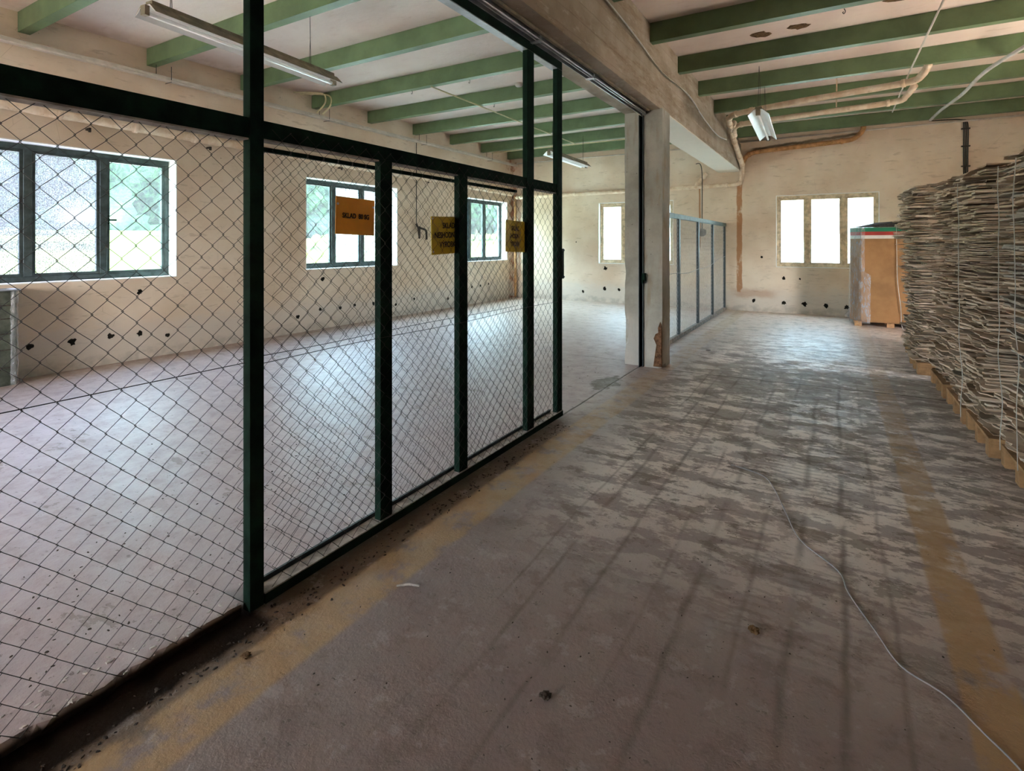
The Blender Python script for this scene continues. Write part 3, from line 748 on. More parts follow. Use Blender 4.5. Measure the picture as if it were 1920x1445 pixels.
# ------------------------------------------------------------ fluorescent lamps
def lamp(loc, rz, L, label, tilt=0.0, chains=((-.38, .62), (.36, .62)), w_=.26, roll=0.0, tubes=1):
    e = empty('fluorescent_lamp', loc, rz, label=label, cat='lamp', group='hanging fluorescent lamps')
    e.rotation_euler = (tilt, roll, rz)
    h = w_/2
    # folded sheet reflector, open below
    out = [(-h, -.03), (-h, -.022), (-.055, .045), (.055, .045), (h, -.022), (h, -.03)]
    th = .004
    prof = [(-h, -.035), (-.05, .035), (.05, .035), (h, -.035)]
    prof2 = [(h+.004, -.033), (.053, .040), (-.053, .040), (-h-.004, -.033)]
    rf_ = MB().prism(prof+prof2, 'y', -L/2, L/2).build('reflector', M['reflector'], e)
    MB().prism([(-.045, .041), (.045, .041), (.04, .085), (-.04, .085)], 'y', -L/2+.03, L/2-.03).build('ballast_housing', M['lamp_back'], e)
    MB().prism([(-h-.006, -.033), (-.054, .0445), (.054, .0445), (h+.006, -.033), (h+.006,-.030), (.056, .0480), (-.056, .0480), (-h-.006,-.030)], 'y', -L/2, L/2).build('reflector_back', M['lamp_back'], rf_, label='dusty brown outer face')
    for s in (-1, 1):
        MB().box(-.03, .03, s*L/2-.02, s*L/2+.02, -.045, .036).build('end_socket', M['lamp_back'], e, bevel=.004)
    for i in range(tubes):
        dx = 0 if tubes == 1 else (-.04 if i == 0 else .04)
        MB().tube([(dx, -L/2+.03, -.022), (dx, L/2-.03, -.022)], .018, 12).build('tube', M['tube'], e, smooth=True)
    for f_, hh in chains:
        y_ = f_*L
        MB().tube([(-.012, y_, .085), (-.006, y_+.01, .085+hh*.5), (0.0, y_, .085+hh)], .0028, 5).tube([(.012, y_, .085), (.016, y_-.01, .085+hh*.5), (0.0, y_, .085+hh)], .0028, 5).build('hanging_wire', M['cable_black'], e)
    return e
lamp((-4.86, 3.22, 3.48), math.atan2(.23, 2.12), 2.1, 'long dusty fluorescent lamp hung over the left bay, behind the tall near gate post', chains=((-.40,.55), (.33,.55)), roll=R(0))
lamp((-.925, 9.15, 3.42), math.atan2(.07, 2.1), 2.1, 'fluorescent lamp with wide white reflector hung over the aisle near the pipes', chains=((-.42,.6),(.1,.6)))
lamp((-5.03, 10.85, 3.46), math.atan2(.07, 2.1), 2.1, 'distant white fluorescent lamp seen through the top of the gate', chains=((-.42,.6),(.40,.6)), tubes=2)

# ------------------------------------------------------------ pipes
def lumpy(path, r, amp, seed, sub=8, n=12):
    pts = smooth_path(path, sub); rr = []; out = []
    # resample
    L = 0; acc = [0]
    for a, b in zip(pts, pts[1:]): L += (b-a).length; acc.append(L)
    m = max(6, int(L/.06)); j = 0
    for k in range(m+1):
        d = L*k/m
        while j < len(acc)-2 and acc[j+1] < d: j += 1
        f_ = (d-acc[j])/max(1e-6, acc[j+1]-acc[j]); p = pts[j].lerp(pts[j+1], min(max(f_, 0), 1)); out.append(p)
        rr.append(r*(1+amp*noise.noise(Vector((seed, d*2.2, 0)))+amp*.5*noise.noise(Vector((seed, d*9, 4)))))
    return out, rr
def pipe(name, label, path, r, seed, joints=(), amp=.16, mat=None, sub=8, hangers=(), group=None):
    pts, rr = lumpy(path, r, amp, seed, sub)
    c = sum(pts, Vector())/len(pts)
    e = empty(name, c, label=label, cat='pipe', group=group)
    rel(MB().tube(pts, rr, 12).build('pipe_wrap', mat or M['pipe'], e, smooth=True), e)
    for f_ in joints:
        i = min(len(pts)-2, max(1, int(f_*(len(pts)-1)))); p = pts[i]; t = (pts[i+1]-pts[i-1]).normalized()
        rel(MB().tube([p-t*.028, p-t*.02, p+t*.02, p+t*.028], [r*1.02, r*1.22, r*1.22, r*1.02], 12).build('band', mat or M['pipe'], e, smooth=True), e)
    for p, top in hangers:
        rel(MB().tube([Vector(p)+Vector((0,0,r*.8)), Vector((p[0], p[1], top))], .012, 6).build('hanger', M['pipe'], e), e)
    return e
pipe('heating_pipe', 'thick plaster-wrapped pipe running along the left wall above the windows', [(-8.15, -4.8, 3.28), (-8.15, 0, 3.24), (-8.15, 3.0, 3.20), (-8.15, 6, 3.16), (-8.15, 9, 3.13), (-8.15, 13.60, 3.07)], .068, 1, joints=[.36,.415,.46,.5,.545,.61,.67,.74,.80,.87,.93])
for y_ in (3.1, 4.65, 7.2, 9.8, 12.3):
    tag(MB().box(-8.26, -8.16, y_-.012, y_+.012, 3.06, 3.085).box(-8.18,-8.15,y_-.012,y_+.012,3.03,3.085).build('pipe_bracket', M['flake']), label='small rusty bracket under the pipe on the left wall', cat='bracket', group='rusty brackets under the left wall pipe')
pipe('heating_pipe', 'cream pipe running along the back wall from the left corner to the beam', [(-8.1, 13.72, 2.97), (-6, 13.72, 2.985), (-4, 13.72, 3.0), (-2.35, 13.72, 3.01), (-1.98, 13.72, 3.02), (-1.87, 13.72, 3.12), (-1.86, 13.70, 3.35)], .052, 2, joints=[.03,.30,.55,.80,.83,.91,.96], amp=.12)
pipe('heating_pipe', 'rusty vertical pipe in the far left corner', [(-8.1, 13.70, 3.02), (-8.1, 13.70, 2.2), (-8.1, 13.70, 1.0), (-8.1, 13.70, .02)], .035, 3, joints=[.1,.3,.6,.85], amp=.25, mat=M['pipe_rust'])
pipe('heating_pipe', 'bent cream pipe dropping beside the concrete beam from the ceiling pipes', [(-1.66, 11.2, 3.96), (-1.78, 11.6, 3.93), (-1.80, 12.0, 3.84), (-1.81, 12.8, 3.62), (-1.82, 13.4, 3.46), (-1.845, 13.66, 3.40), (-1.86, 13.70, 3.25)], .055, 4, joints=[.08,.2,.33,.42,.7,.88], amp=.12)
pipe('heating_pipe', 'wrapped pipe along the top of the back wall above the window', [(-1.84, 13.70, 3.46), (-1.80, 13.72, 3.62), (-1.66, 13.74, 3.73), (-1.35, 13.75, 3.77), (-.5, 13.75, 3.81), (.25, 13.75, 3.85), (.42, 13.75, 3.90), (.54, 13.72, 4.02), (.56, 13.72, 4.12)], .052, 5, joints=[.06,.12,.8], amp=.14, mat=M['pipe_rust'])
pipe('heating_pipe', 'upper wrapped pipe slung under the green beams, over the lamp', [(-1.74, 11.35, 3.93), (-1.72, 10.95, 3.95), (-1.60, 10.62, 3.98), (-1.25, 10.45, 3.99), (-.6, 10.27, 4.0), (.2, 10.06, 4.0), (.96, 9.85, 4.0), (1.10, 9.62, 4.03), (1.14, 9.38, 4.10)], .052, 6, joints=[.06,.14,.22,.30,.86], amp=.12, hangers=(((.05, 10.10, 4.02), H-.01),))
pipe('heating_pipe', 'lower wrapped pipe slung under the green beams, nearer the back wall', [(-1.76, 12.0, 3.86), (-1.72, 11.6, 3.92), (-1.52, 11.33, 3.95), (-.9, 11.2, 3.95), (0, 11.05, 3.95), (.88, 10.91, 3.96), (1.02, 10.75, 4.0), (1.10, 10.5, 4.09)], .050, 7, joints=[.08,.2,.85], amp=.12, hangers=(((.05, 11.04, 3.97), H-.01),))
pipe('heating_pipe', 'short stub pipe rising from the back wall pipe beneath the beam', [(-2.90, 13.72, 3.04), (-2.85, 13.72, 3.12), (-2.72, 13.72, 3.26), (-2.66, 13.72, 3.33)], .05, 8, joints=[.3,.55,.8], amp=.1)

# trays and cables
tray = empty('cable_tray', (-8.05, 4.4, 3.9), label='long white cable trunking hung on wires along the left wall', cat='cable tray')
rel(MB().box(-8.16, -8.04, -4.9, 13.75, 3.905, 3.955).build('trunking', M['white_plastic'], tray, bevel=.004), tray)
rel(MB().tube([(-8.025, -4.9, 3.90), (-8.025, 13.7, 3.90)], .013, 8).build('side_pipe', M['white_plastic'], tray, smooth=True), tray)
for k in range(8):
    y_ = 13.56-1.385*(2*k+.0)+.15-1.385
    rel(MB().tube([(-8.02, y_, 4.10), (-8.02, y_, 3.885), (-8.18, y_, 3.885)], .005, 5).tube([(-8.10, y_-.16, 4.10), (-8.10, y_-.16, 3.95)], .005, 5).build('hanger', M['cable_black'], tray), tray)
for i, yy in enumerate((6.43, 6.56)):
    tag(MB().tube(smooth_path([(-8.24, yy-.25, 4.30), (-7.95, yy-.1, 4.29), (-7.75, yy, 4.25), (-7.74, yy+.02, 4.1), (-7.95, yy+.02, 3.96)], 5), .014, 6).build('bent_conduit', M['conduit_yellow'], smooth=True), label='pale bent conduit dropping from the ceiling onto the left wall trunking', cat='conduit', group='bent conduits above the left wall trunking')
tag(MB().tube([(-8.1, 13.80, 3.99), (-2.45, 13.80, 3.99)], .016, 8).build('wall_conduit', M['white_plastic'], smooth=True), label='thin pale conduit along the top of the back wall, left bay', cat='conduit')
wc = tag(MB().tube([(-1.90, 13.80, 4.03), (3.85, 13.80, 4.06)], .020, 8).build('wall_conduit', M['white_plastic'], smooth=True), label='thin pale conduit along the top of the back wall, above the window', cat='conduit')
tag(MB().tube([(-5.45, 6.60, 4.085), (-5.48, 9, 4.085), (-5.50, 12.3, 4.085)], .012, 8).build('ceiling_conduit', M['conduit_yellow'], smooth=True), label='yellowed conduit crossing under the green beams of the left bay', cat='conduit')
tag(MB().tube([(-8.0, 12.28, 4.083), (-5.5, 12.3, 4.083), (-2.4, 12.28, 4.083)], .012, 8).build('ceiling_conduit', M['conduit_yellow'], smooth=True), label='yellowed conduit running across the left bay beneath a rear beam', cat='conduit')
tag(MB().tube([(.98, 5.3, 4.085), (.96, 8, 4.085), (.95, 9.35, 4.085), (.96, 12.35, 4.085)], .012, 8).build('ceiling_conduit', M['white_plastic'], smooth=True), label='straight white conduit under the green beams of the aisle', cat='conduit')
tag(MB().tube(smooth_path([(2.6, 7.0, 4.06), (2.2, 8.4, 4.05), (1.98, 9.2, 4.04), (1.85, 10.1, 4.05), (1.82, 11.4, 4.06), (1.72, 12.6, 4.08), (1.66, 13.4, 4.06)], 6), .026, 8).build('thick_cable', M['cable_white'], smooth=True), label='thick pale cable curving under the beams to the back wall', cat='cable')
tag(MB().tube(smooth_path([(-1.885, 3.4, 4.00), (-1.885, 4.95, 3.96), (-1.885, 5.9, 3.90), (-1.885, 6.9, 3.80), (-1.885, 8.4, 3.86), (-1.885, 9.4, 3.74), (-1.88, 10.7, 3.66), (-1.86, 11.6, 3.72)], 6), .011, 6).build('beam_cable', M['cable_white'], smooth=True), label='loose pale cable fixed along the side of the concrete beam', cat='cable')
tag(MB().tube(smooth_path([(-1.872, 3.4, 3.96), (-1.872, 5.0, 3.93), (-1.872, 6.8, 3.79), (-1.872, 7.9, 3.83), (-1.872, 9.0, 3.76)], 6), .006, 6).build('beam_cable', M['lamp_back'], smooth=True), label='thin dark cable beside the pale one on the concrete beam', cat='cable')
e = empty('wall_cable', (2.27, 13.8, 3.4), label='bundle of dark cables dropping down the back wall behind the stacks', cat='cable')
for dx in (-.03, 0, .03):
    rel(MB().tube(smooth_path([(1.66, 13.5, 4.06), (1.95, 13.72, 4.09), (2.2, 13.80, 4.08), (2.27+dx, 13.81, 3.98), (2.27+dx, 13.82, 3.3), (2.27+dx, 13.82, 2.0)], 5), .011, 6).build('cable_strand', M['cable_black'], e, smooth=True), e)
for z_ in (3.9, 3.55, 3.15, 2.9):
    rel(MB().box(2.20, 2.34, 13.80, 13.845, z_-.012, z_+.012).build('clamp', M['flake'], e), e)
e = empty('hanging_socket', (-2.42, 12.0, 1.9), label='round grey socket box hanging on a black cable beyond the column', cat='socket')
rel(MB().tube(smooth_path([(-2.55, 12.0, 3.33), (-2.46, 12.0, 3.32), (-2.42, 12.0, 3.1), (-2.42, 12.0, 2.5), (-2.42, 12.0, 1.9)], 5), .009, 6).build('cable', M['cable_black'], e, smooth=True), e)
rel(MB().tube([(-2.42, 12.0, 1.93), (-2.42, 12.0, 1.90), (-2.42, 12.0, 1.80), (-2.42, 12.0, 1.76)], [.02,.085,.085,.03], 14).build('socket_box', M['lamp_back'], e, smooth=True), e)
e = empty('wall_tap', (-8.2, 9.5, 1.9), label='dark valve with hose ends on a cable down the left wall between windows', cat='tap')
rel(MB().tube([(-8.235, 9.45, 3.95), (-8.235, 9.45, 2.0)], .009, 6).build('cable', M['cable_black'], e), e)
rel(MB().tube(smooth_path([(-8.22, 9.43, 2.06), (-8.18, 9.45, 1.98), (-8.15, 9.56, 1.95), (-8.15, 9.69, 1.90), (-8.16, 9.72, 1.70)], 5), .025, 8).tube([(-8.18,9.47,2.0),(-8.17,9.48,1.72)], [.04,.02], 8).build('valve_body', M['flake'], e, smooth=True), e)
for (x_, y_, b_) in ((-.12, 8.0, 'aisle'), (-4.6, 7.3, 'left bay')):
    tag(MB().tube([(x_, y_+.6, H), (x_, y_+.6, H-.03), (x_, y_+.6, H-.055), (x_, y_+.6, H-.06)], [.07,.07,.05,.01], 16).build('smoke_detector', M['white_plastic'], smooth=True), label='small round white detector on the ceiling of the %s' % b_, cat='detector')
for i, (x_, y_) in enumerate(((-5.9, 6.66), (-4.75, 6.66), (-5.2, 8.05), (.1, 6.70))):
    tag(MB().tube(smooth_path([(x_, y_, 4.10), (x_+.012, y_, 4.07), (x_, y_, 4.045), (x_-.012, y_, 4.06), (x_-.004, y_, 4.07)], 4), .004, 5).build('ceiling_hook', M['cable_black']), label='small wire hook under a green ceiling beam', cat='hook', group='wire hooks under the beams')

# ------------------------------------------------------------ pallets and cardboard stacks
def make_pallet():
    e = empty('wooden_pallet', (0, 0, 0))
    for k in range(5):                                   # deck boards run along y (0.8), spread over x (1.2)
        x_ = [0, .263, .527, .79, 1.055][k]; wd = .145 if k in (0, 2, 4) else .10
        MB().box(x_, x_+wd, 0, .8, .122, .144).build('deck_board', M['wood'], e, bevel=.003)
    for y_ in (0, .35, .70):
        MB().box(0, 1.2, y_, y_+.1, .100, .122).build('stringer_board', M['wood'], e, bevel=.002)
        MB().box(0, 1.2, y_, y_+.1, .0, .022).build('bottom_board', M['wood'], e, bevel=.002)
        for x_ in (0, .53, 1.055):
            MB().box(x_, x_+.145, y_, y_+.1, .022, .100).build('block', M['wood'], e, bevel=.003)
    return e
def sheet(mb, zc, th, rnd, seed, L=1.2, W=.8, rag=.03):
    pts = []; nx, ny = 18, 14
    x0 = rnd.uniform(-.045, .05); y0 = rnd.uniform(-.02, .02); x1 = L+rnd.uniform(-.08, .05); y1 = W+rnd.uniform(-.02, .02)
    for i in range(nx): pts.append((x0+(x1-x0)*i/nx, y0))
    for i in range(ny): pts.append((x1, y0+(y1-y0)*i/ny))
    for i in range(nx): pts.append((x1-(x1-x0)*i/nx, y1))
    for i in range(ny): pts.append((x0, y1-(y1-y0)*i/ny))
    n = len(pts); bot = []; top = []; mid = []
    cx_, cy_ = L/2, W/2
    for (x, y) in pts:
        j = rnd.uniform(-rag, rag*.3)*.55+noise.noise(Vector((seed, x*3, y*3)))*rag*1.5
        tear = noise.noise(Vector((seed+31, x*2.1, y*2.6)))
        if tear > .12: j -= (tear-.12)*rag*11
        d = Vector((x-cx_, y-cy_)); ln = d.length; d /= ln
        ex, ey = x+d.x*j, y+d.y*j
        dz = noise.noise(Vector((seed+5, x*1.8, y*1.8)))*.012+noise.noise(Vector((seed+8, x*9, y*9)))*.004
        bot.append((ex, ey, zc+dz)); top.append((ex+rnd.uniform(-.004,.004), ey+rnd.uniform(-.004,.004), zc+th+dz))
        mid.append((cx_+(x-cx_)*.80, cy_+(y-cy_)*.80, zc+th*.5))
    vs = bot+top+mid
    fs = [(k, (k+1) % n, n+(k+1) % n, n+k) for k in range(n)]
    fs += [(n+k, n+(k+1) % n, 2*n+(k+1) % n, 2*n+k) for k in range(n)]
    fs += [((k+1) % n, k, 2*n+k, 2*n+(k+1) % n) for k in range(n)]
    mb.add(vs, fs)
def bundle(seed, hgt=.05, rag=.032, ns=4):
    rnd = random.Random(seed); mb = MB()
    z = 0
    while z < hgt-.012:
        th = rnd.choice((.004, .006, .008, .012, .016)); sheet(mb, z, th, rnd, seed*3.1+z*100, rag=rag); z += th+rnd.uniform(.001, .006)
    mb.box(.16, 1.0, .12, .68, 0, hgt)
    me = bpy.data.meshes.new('cardboard_bundle'); me.from_pydata(mb.v, [], mb.f)
    bm = bmesh.new(); bm.from_mesh(me); bmesh.ops.recalc_face_normals(bm, faces=bm.faces); bm.to_mesh(me); bm.free()
    return me
bund = [bundle(100+i, hgt=.06) for i in range(20)]
bund_neat = [bundle(300+i, hgt=.06, rag=.014) for i in range(6)]
for me in bund: me.materials.append(M['card'])
for me in bund_neat: me.materials.append(M['card_grey'])
pal0 = make_pallet()
stacks = [  # x, y0, height, label, neat, rot, lean
    (1.05, 4.38, 2.20, 'stack nearest the camera, at the right edge', 1, 0, (-.02, 0)),
    (1.00, 5.28, 2.16, 'second stack from the camera', 0, 0, (-.03, 0)),
    (.985, 6.13, 2.20, 'third stack from the camera', 0, 0, (-.01, 0)),
    (.975, 7.05, 2.27, 'fourth stack from the camera', 0, 0, (.0, 0)),
    (.885, 8.18, 2.30, 'fifth stack from the camera, jutting slightly into the aisle', 0, 0, (-.05, 0)),
    (.92, 9.07, 2.31, 'farthest stack, beside the carton', 0, 0, (-.07, 0)),
]
for si, (sx, sy, sh, lab, neat, rot, lean) in enumerate(stacks):
    p = pal0 if si == 0 else copy_tree(pal0)
    p.location = (sx, sy-(.0), 0); p['label'] = 'light wooden pallet under the %s' % lab; p['category'] = 'pallet'; p['group'] = 'wooden pallets along the right'
    z = .146; rnd = random.Random(50+si); k = 0
    while z < sh:
        hgt = .06
        kind = bund_neat if (neat and rnd.random() < .5 and z > .5) else bund
        o = bpy.data.objects.new('cardboard_bundle', rnd.choice(kind)); C.objects.link(o)
        t = (z-.146)/(sh-.146); wob = noise.noise(Vector((si*7.3, z*2.2, 0)))*.075+rnd.uniform(-.032, .032)
        flip = rnd.random() < .5
        o.rotation_euler = (rnd.uniform(-.006, .006), rnd.uniform(-.006, .006), R(rnd.uniform(-3.5, 3.5))+(math.pi if flip else 0))
        ox, oy = sx+(.035 if si == 0 else 0)+lean[0]*t*1.5+wob+.02, sy+rnd.uniform(-.02, .02)+(.02 if si != 2 else .01)
        o.location = (ox+(1.2 if flip else 0), oy+(.8 if flip else 0), z)
        tag(o, label='flattened torn cardboard bundle in the %s' % lab, cat='cardboard', group='cardboard bundles in the %s' % lab)
        z += hgt+.001; k += 1
    if si in (0, 1):
        for q, yy in enumerate((.22, .62) if si == 0 else (.5,)):
            pts = [(sx+(-.035 if si == 0 else -.075)+noise.noise(Vector((q+si, zz*3, 1)))*.02+lean[0]*zz/2, sy+yy+noise.noise(Vector((q*3+si, zz*2, 7)))*.03, zz) for zz in [.15+(sh-.20)*k/24 for k in range(25)]]
            tag(MB().tube(pts, .0028, 5).build('binding_twine', M['twine']), label='pale twine tied down the front of the %s' % lab, cat='twine', group='twine on the %s' % lab)

# ------------------------------------------------------------ carton by the back wall
ct = empty('octagonal_carton', (.95, 12.9, 0), label='tall brown carton with green, red and white bands, wrapped in clear film by the window', cat='carton')
def octo(x0, x1, y0, y1, c):
    return [(x0+c, y0), (x1-c, y0), (x1, y0+c*1.6), (x1, y1-c), (x1-c, y1), (x0+c, y1), (x0, y1-c), (x0, y0+c*1.6)]
def ring(z0, z1, m, g=0.0, name='carton_body', cap=True, **k):
    P = octo(.30-g, 1.50+g, 12.40-g, 13.45+g, .17)
    o = MB().prism(P, 'z', z0, z1).build(name, m, ct, **k); rel(o, ct)
    if name != 'carton_body': o.parent = body_; o.location = (0, 0, 0)
    return o
body_ = ring(.10, 1.70, M['carton'])
ring(1.70, 1.765, M['band_white'], .001, 'white_band', label='white band')
ring(1.765, 1.835, M['band_red'], .001, 'red_band', label='red band')
ring(1.835, 1.915, M['band_green'], .001, 'green_band', label='green band')
rel(MB().add([(.36,12.5,1.92),(1.45,12.45,1.92),(1.40,12.9,2.06),(.75,13.0,2.02)], [(0,1,2,3)]).add([(.36,12.5,1.925),(1.45,12.45,1.925),(1.40,12.9,2.065),(.75,13.0,2.025)], [(0,3,2,1)]).build('open_flap', M['flake'], ct, label='dark raised lid flap'), ct)
for x_ in (.36, .88, 1.30):
    for y_ in (12.45, 12.9, 13.3):
        rel(MB().box(x_, x_+.12, y_, y_+.1, 0, .085).build('carton_foot', M['wood'], ct), ct)
rel(MB().box(.34, 1.46, 12.43, 13.42, .085, .10).build('carton_base', M['wood'], ct), ct)
vs = []; fs = []; W_ = []
prof = [(.285, 13.2), (.282, 12.95), (.285, 12.68), (.34, 12.58), (.40, 12.47), (.455, 12.385), (.52, 12.38), (.60, 12.385), (.66, 12.39)]
for k in range(31):
    z_ = .06+1.86*k/30
    for j, (x_, y_) in enumerate(prof):
        q = noise.noise_vector(Vector((x_*8, y_*8, z_*5)))*.022
        lim = 1.0 if j < 6 else (.8 if z_ < 1.0 else .35)
        vs.append((x_-abs(q.x)*1.2 if j < 5 else .455+(x_-.455)*lim*(1+q.x*6), y_-abs(q.y), z_+q.z*.3))
nP = len(prof)
for k in range(30):
    for j in range(nP-1):
        a = k*nP+j; fs.append((a, a+1, a+nP+1, a+nP))
rel(MB().add(vs, fs).build('stretch_film', M['film'], ct, smooth=True, label='crumpled clear stretch film'), ct)
tag(MB().tube(smooth_path([(1.02, 12.37, 1.94), (1.03, 12.37, 1.4), (1.04, 12.36, .9), (1.09, 12.36, .4), (1.12, 12.34, .01), (1.3, 11.9, .012), (1.2, 11.2, .012)], 5), .005, 5).build('hanging_string', M['twine']), label='white string hanging down the front of the carton', cat='string')

# bin at the left edge
bn = empty('film_wrapped_bin', (-8.1, 1.7, 0), label='dark open-topped bin with film-wrapped corner against the left wall, at the left edge', cat='bin')
bx0, bx1, by0, by1 = -8.24, -7.98, .8, 2.33
m_ = MB()
for a in ((bx0, bx1, by0, by1, 0, .03), (bx0, bx0+.015, by0, by1, .03, 1.07), (bx1-.015, bx1, by0, by1, .03, 1.07), (bx0+.015, bx1-.015, by0, by0+.015, .03, 1.07), (bx0+.015, bx1-.015, by1-.015, by1, .03, 1.07)): m_.box(*a)
rel(m_.build('bin_body', M['bin'], bn), bn)
rel(MB().box(bx1-.02, bx1+.03, by0-.02, by1+.03, 1.07, 1.085).box(bx0, bx1, by1-.02, by1+.03, 1.07, 1.085).box(bx0, bx0+.02, by0, by1, 1.07, 1.085).build('rim', M['steel'], bn), bn)
vs = []; fs = []
for k in range(26):
    z_ = 1.07*k/25
    for j in range(7):
        an = R(-100+j*38); rr = .034+.010*noise.noise(Vector((j*.8, z_*14, 3)))+.004*math.sin(z_*60)
        vs.append((bx1+.0+rr*math.cos(an), by1-.02+rr*math.sin(an), z_))
for k in range(25):
    for j in range(6):
        a = k*7+j; fs.append((a, a+1, a+8, a+7))
rel(MB().add(vs, fs).build('corner_film', M['film'], bn, smooth=True), bn)
for z_ in (.2,.4,.58,.75,.9):
    rel(MB().box(bx1, bx1+.004, by0, by1-.05, z_, z_+.012).build('slat_line', M['flake'], bn), bn)

# ------------------------------------------------------------ loose things on the floor
tag(MB().tube(smooth_path([(-.63,4.13,.006),(-.42,4.05,.006),(-.33,3.87,.006),(-.24,3.56,.006),(-.15,3.27,.006),(.02,3.06,.006),(.06,2.89,.006),(.15,2.66,.006),(.22,2.49,.006),(.34,2.41,.006),(.42,2.29,.006),(.49,2.18,.006),(.56,2.0,.006)], 6), .0034, 6).build('floor_cable', M['cable_grey'], smooth=True), label='thin grey cable snaking over the floor of the aisle', cat='cable')
tag(MB().tube([(-1.745,1.865,.006),(-1.70,1.90,.009),(-1.655,1.92,.006)], .005, 6).build('pale_stick', M['rubble']), label='short pale stick lying by the left yellow line', cat='stick')
def clump(name, loc, r, mat, label, cat, seed, flat=.5):
    bm = bmesh.new(); bmesh.ops.create_icosphere(bm, subdivisions=3, radius=r)
    for v in bm.verts:
        q = noise.noise_vector(v.co*(2.2/r)+Vector((seed, 0, 0)))
        v.co += v.co.normalized()*q.x*r*.7; v.co.z *= flat
    mz = min(v.co.z for v in bm.verts)
    for v in bm.verts: v.co.z -= mz
    o = bm_obj(name, bm, mat); o.location = loc
    return tag(o, label=label, cat=cat)
clump('rubble_lump', (-.28, 2.40, 0), .02, M['leaf'], 'small brownish lump lying in the middle of the aisle floor', 'rubble', 1)
clump('rubble_lump', (-.87, 1.68, 0), .018, M['flake'], 'small dark lump nearest the camera on the aisle floor', 'rubble', 2, .4)
clump('rubble_lump', (-1.95, 1.25, 0), .016, M['leaf'], 'brown lump on the floor just right of the tall gate post', 'rubble', 4, .4)
clump('crumpled_film', (.30, 13.65, 0), .08, M['film'], 'crumpled clear film on the floor left of the carton', 'film', 5, .7)
clump('rubble_lump', (-1.60, 8.35, 0), .03, M['rubble'], 'pale lump on the floor right of the column', 'rubble', 8, .5)
# crumbs and flakes of dirt: uncountable
def flakes(name, n, gen, mat, label, smin, smax, seed, cat='debris'):
    rnd = random.Random(seed); mb = MB()
    for _ in range(n):
        x, y, z0 = gen(rnd); s = rnd.uniform(smin, smax); an = rnd.uniform(0, 6.28); m = rnd.randint(4, 6); h = s*rnd.uniform(.15, .45)
        el = rnd.uniform(.25, .7)
        b = []; t = []
        for k in range(m):
            a = 2*math.pi*k/m; r_ = s*rnd.uniform(.6, 1.1); u, v = math.cos(a)*r_, math.sin(a)*r_*el
            X, Y = u*math.cos(an)-v*math.sin(an), u*math.sin(an)+v*math.cos(an)
            b.append((x+X, y+Y, z0)); t.append((x+X*.7, y+Y*.7, z0+h))
        mb.add(b+t, [(k, (k+1) % m, m+(k+1) % m, m+k) for k in range(m)]+[tuple(range(m, 2*m))])
    return tag(mb.build(name, mat), label=label, cat=cat, kind='stuff')
def g1(r):
    y = r.uniform(-.5, 4.3); return (-2.02+r.gauss(0, .035)-.02, y, 0)
flakes('dirt_crumbs', 500, g1, M['flake'], 'dark crumbs of dirt along the foot of the gate', .004, .014, 1)
def g2(r): return (-2.29+r.gauss(0, .07), r.uniform(-1.5, 1.38), .046)
flakes('plaster_rubble', 420, lambda r: (lambda a: (min(a[0], -2.2), a[1], a[2]))(g2(r)), M['rubble'], 'pale plaster rubble along the broken kerb at left', .005, .018, 2)
def g3(r):
    return (r.gauss(-.7, .75), abs(r.gauss(0, 1))*1.6+1.2, 0)
flakes('floor_flakes', 300, g3, M['flake'], 'dark flakes and crumbs scattered over the aisle floor', .002, .007, 3)
def g4(r): return (-2.45-abs(r.gauss(0, .9)), r.uniform(.2, 6.5), 0)
flakes('floor_flakes', 500, g4, M['flake'], 'dark flakes and crumbs scattered over the floor of the fenced bay', .003, .011, 4)
def g5(r): return (-2.33+r.gauss(0, .05), r.uniform(1.5, 4.4), 0)
flakes('plaster_rubble', 160, g5, M['rubble'], 'pale rubble behind the bottom rail of the gate', .005, .016, 5)

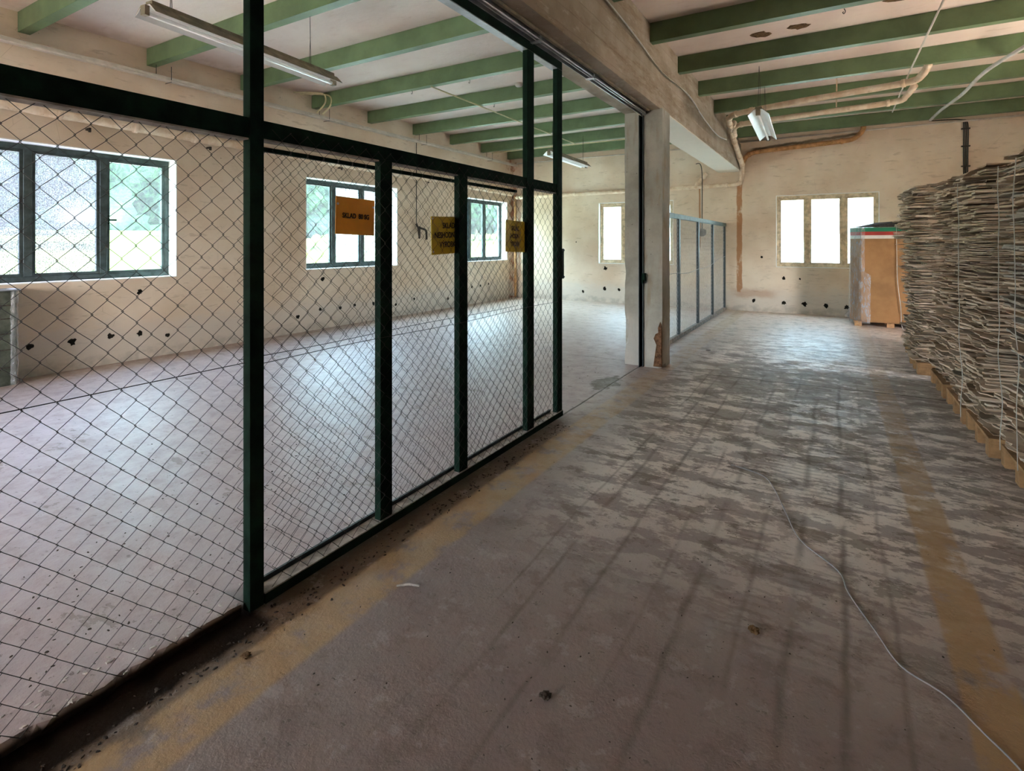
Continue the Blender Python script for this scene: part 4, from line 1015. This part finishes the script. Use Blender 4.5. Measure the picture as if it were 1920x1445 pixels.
# ------------------------------------------------------------ outside
gm = MB(); N = 24; vs = []; fs = []
def gz(x, y):
    d = max(0, -8.6-x, y-14.2); return -.12+d*.055
for i in range(N+1):
    for j in range(N+1):
        x = -90+120*i/N; y = -40+150*j/N
        vs.append((x, y, gz(x, y)-.2*(gz(x, y) < -.1)))
for i in range(N):
    for j in range(N):
        a = i*(N+1)+j; fs.append((a, a+N+1, a+N+2, a+1))
gm.add(vs, fs); g_o = gm.build('meadow', M['grass'], kind='structure', label='sunny meadow outside the windows')
def tree(x, y, hgt, r, seed, label):
    z0 = gz(x, y)
    e = empty('leafy_tree', (x, y, z0), label=label, cat='tree', group='trees beyond the meadow')
    MB().tube([(0,0,-.3),(.1,0,hgt*.3),(0,.1,hgt*.6)], [.35,.25,.15], 8).build('trunk', M['trunk'], e)
    bm = bmesh.new()
    rnd = random.Random(seed)
    for k in range(9):
        c = Vector((rnd.uniform(-.6,.6)*r, rnd.uniform(-.6,.6)*r, hgt*rnd.uniform(.22,.85))); rr = r*rnd.uniform(.45,.75)
        b2 = bmesh.ops.create_icosphere(bm, subdivisions=4, radius=rr)
        for v in b2['verts']:
            q = noise.fractal(v.co*1.6+Vector((seed*3+k, 0, 0)), .9, 2.1, 5)
            v.co = v.co*(1+q*.35)+c
    for f_ in bm.faces: f_.smooth = True
    o = bm_obj('crown', bm, M['crown'], e)
    return e
def hillside(name, along, off, a0, a1, label):
    vs = []; fs = []; n, m = 90, 22
    for i in range(n+1):
        for j in range(m+1):
            a = a0+(a1-a0)*i/n; h = j/m; d = off+h*26; z = 1.5+h*30*(1-.25*h)
            q = noise.fractal(Vector((a*.22, h*7, off)), .9, 2.1, 5)
            d -= q*4.0; z += q*1.5
            vs.append((-d, a, z) if along == 'y' else (a, d, z))
    for i in range(n):
        for j in range(m):
            k = i*(m+1)+j; fs.append((k, k+m+1, k+m+2, k+1))
    MB().add(vs, fs).build(name, M['crown'], smooth=True, kind='structure', label=label)
hillside('hill_1', 'y', 64, -40, 112, 'wooded green hillside beyond the left windows')
hillside('hill_2', 'x', 78, -66, 34, 'wooded green hillside beyond the back windows')
for k in range(5): tree(-36, -8+15*k, 12.5+(k % 2)*1.5, 4.8, 10+k, 'bushy green tree beyond the meadow, seen through the left wall windows')
for k in range(6): tree(-54, -1+15*k, 17+(k % 3), 4.9, 20+k, 'taller green tree in the rear row, seen through the left wall windows')
for k in range(3): tree(-20+15*k, 50, 13+(k % 2), 4.8, 30+k, 'bushy green tree beyond the meadow, seen through the back wall windows')
for k in range(2): tree(-12.5+15*k, 67, 17, 4.9, 40+k, 'taller green tree in the rear row, seen through the back wall windows')
tag(MB().prism([(-1.6, 14.3), (-1.45, 14.3), (.2, 16.0), (.05, 16.0)], 'z', 2.62, 2.74).build('roof_rafter', M['win_cream']), label='pale timber rafter outside the back wall window', cat='rafter')
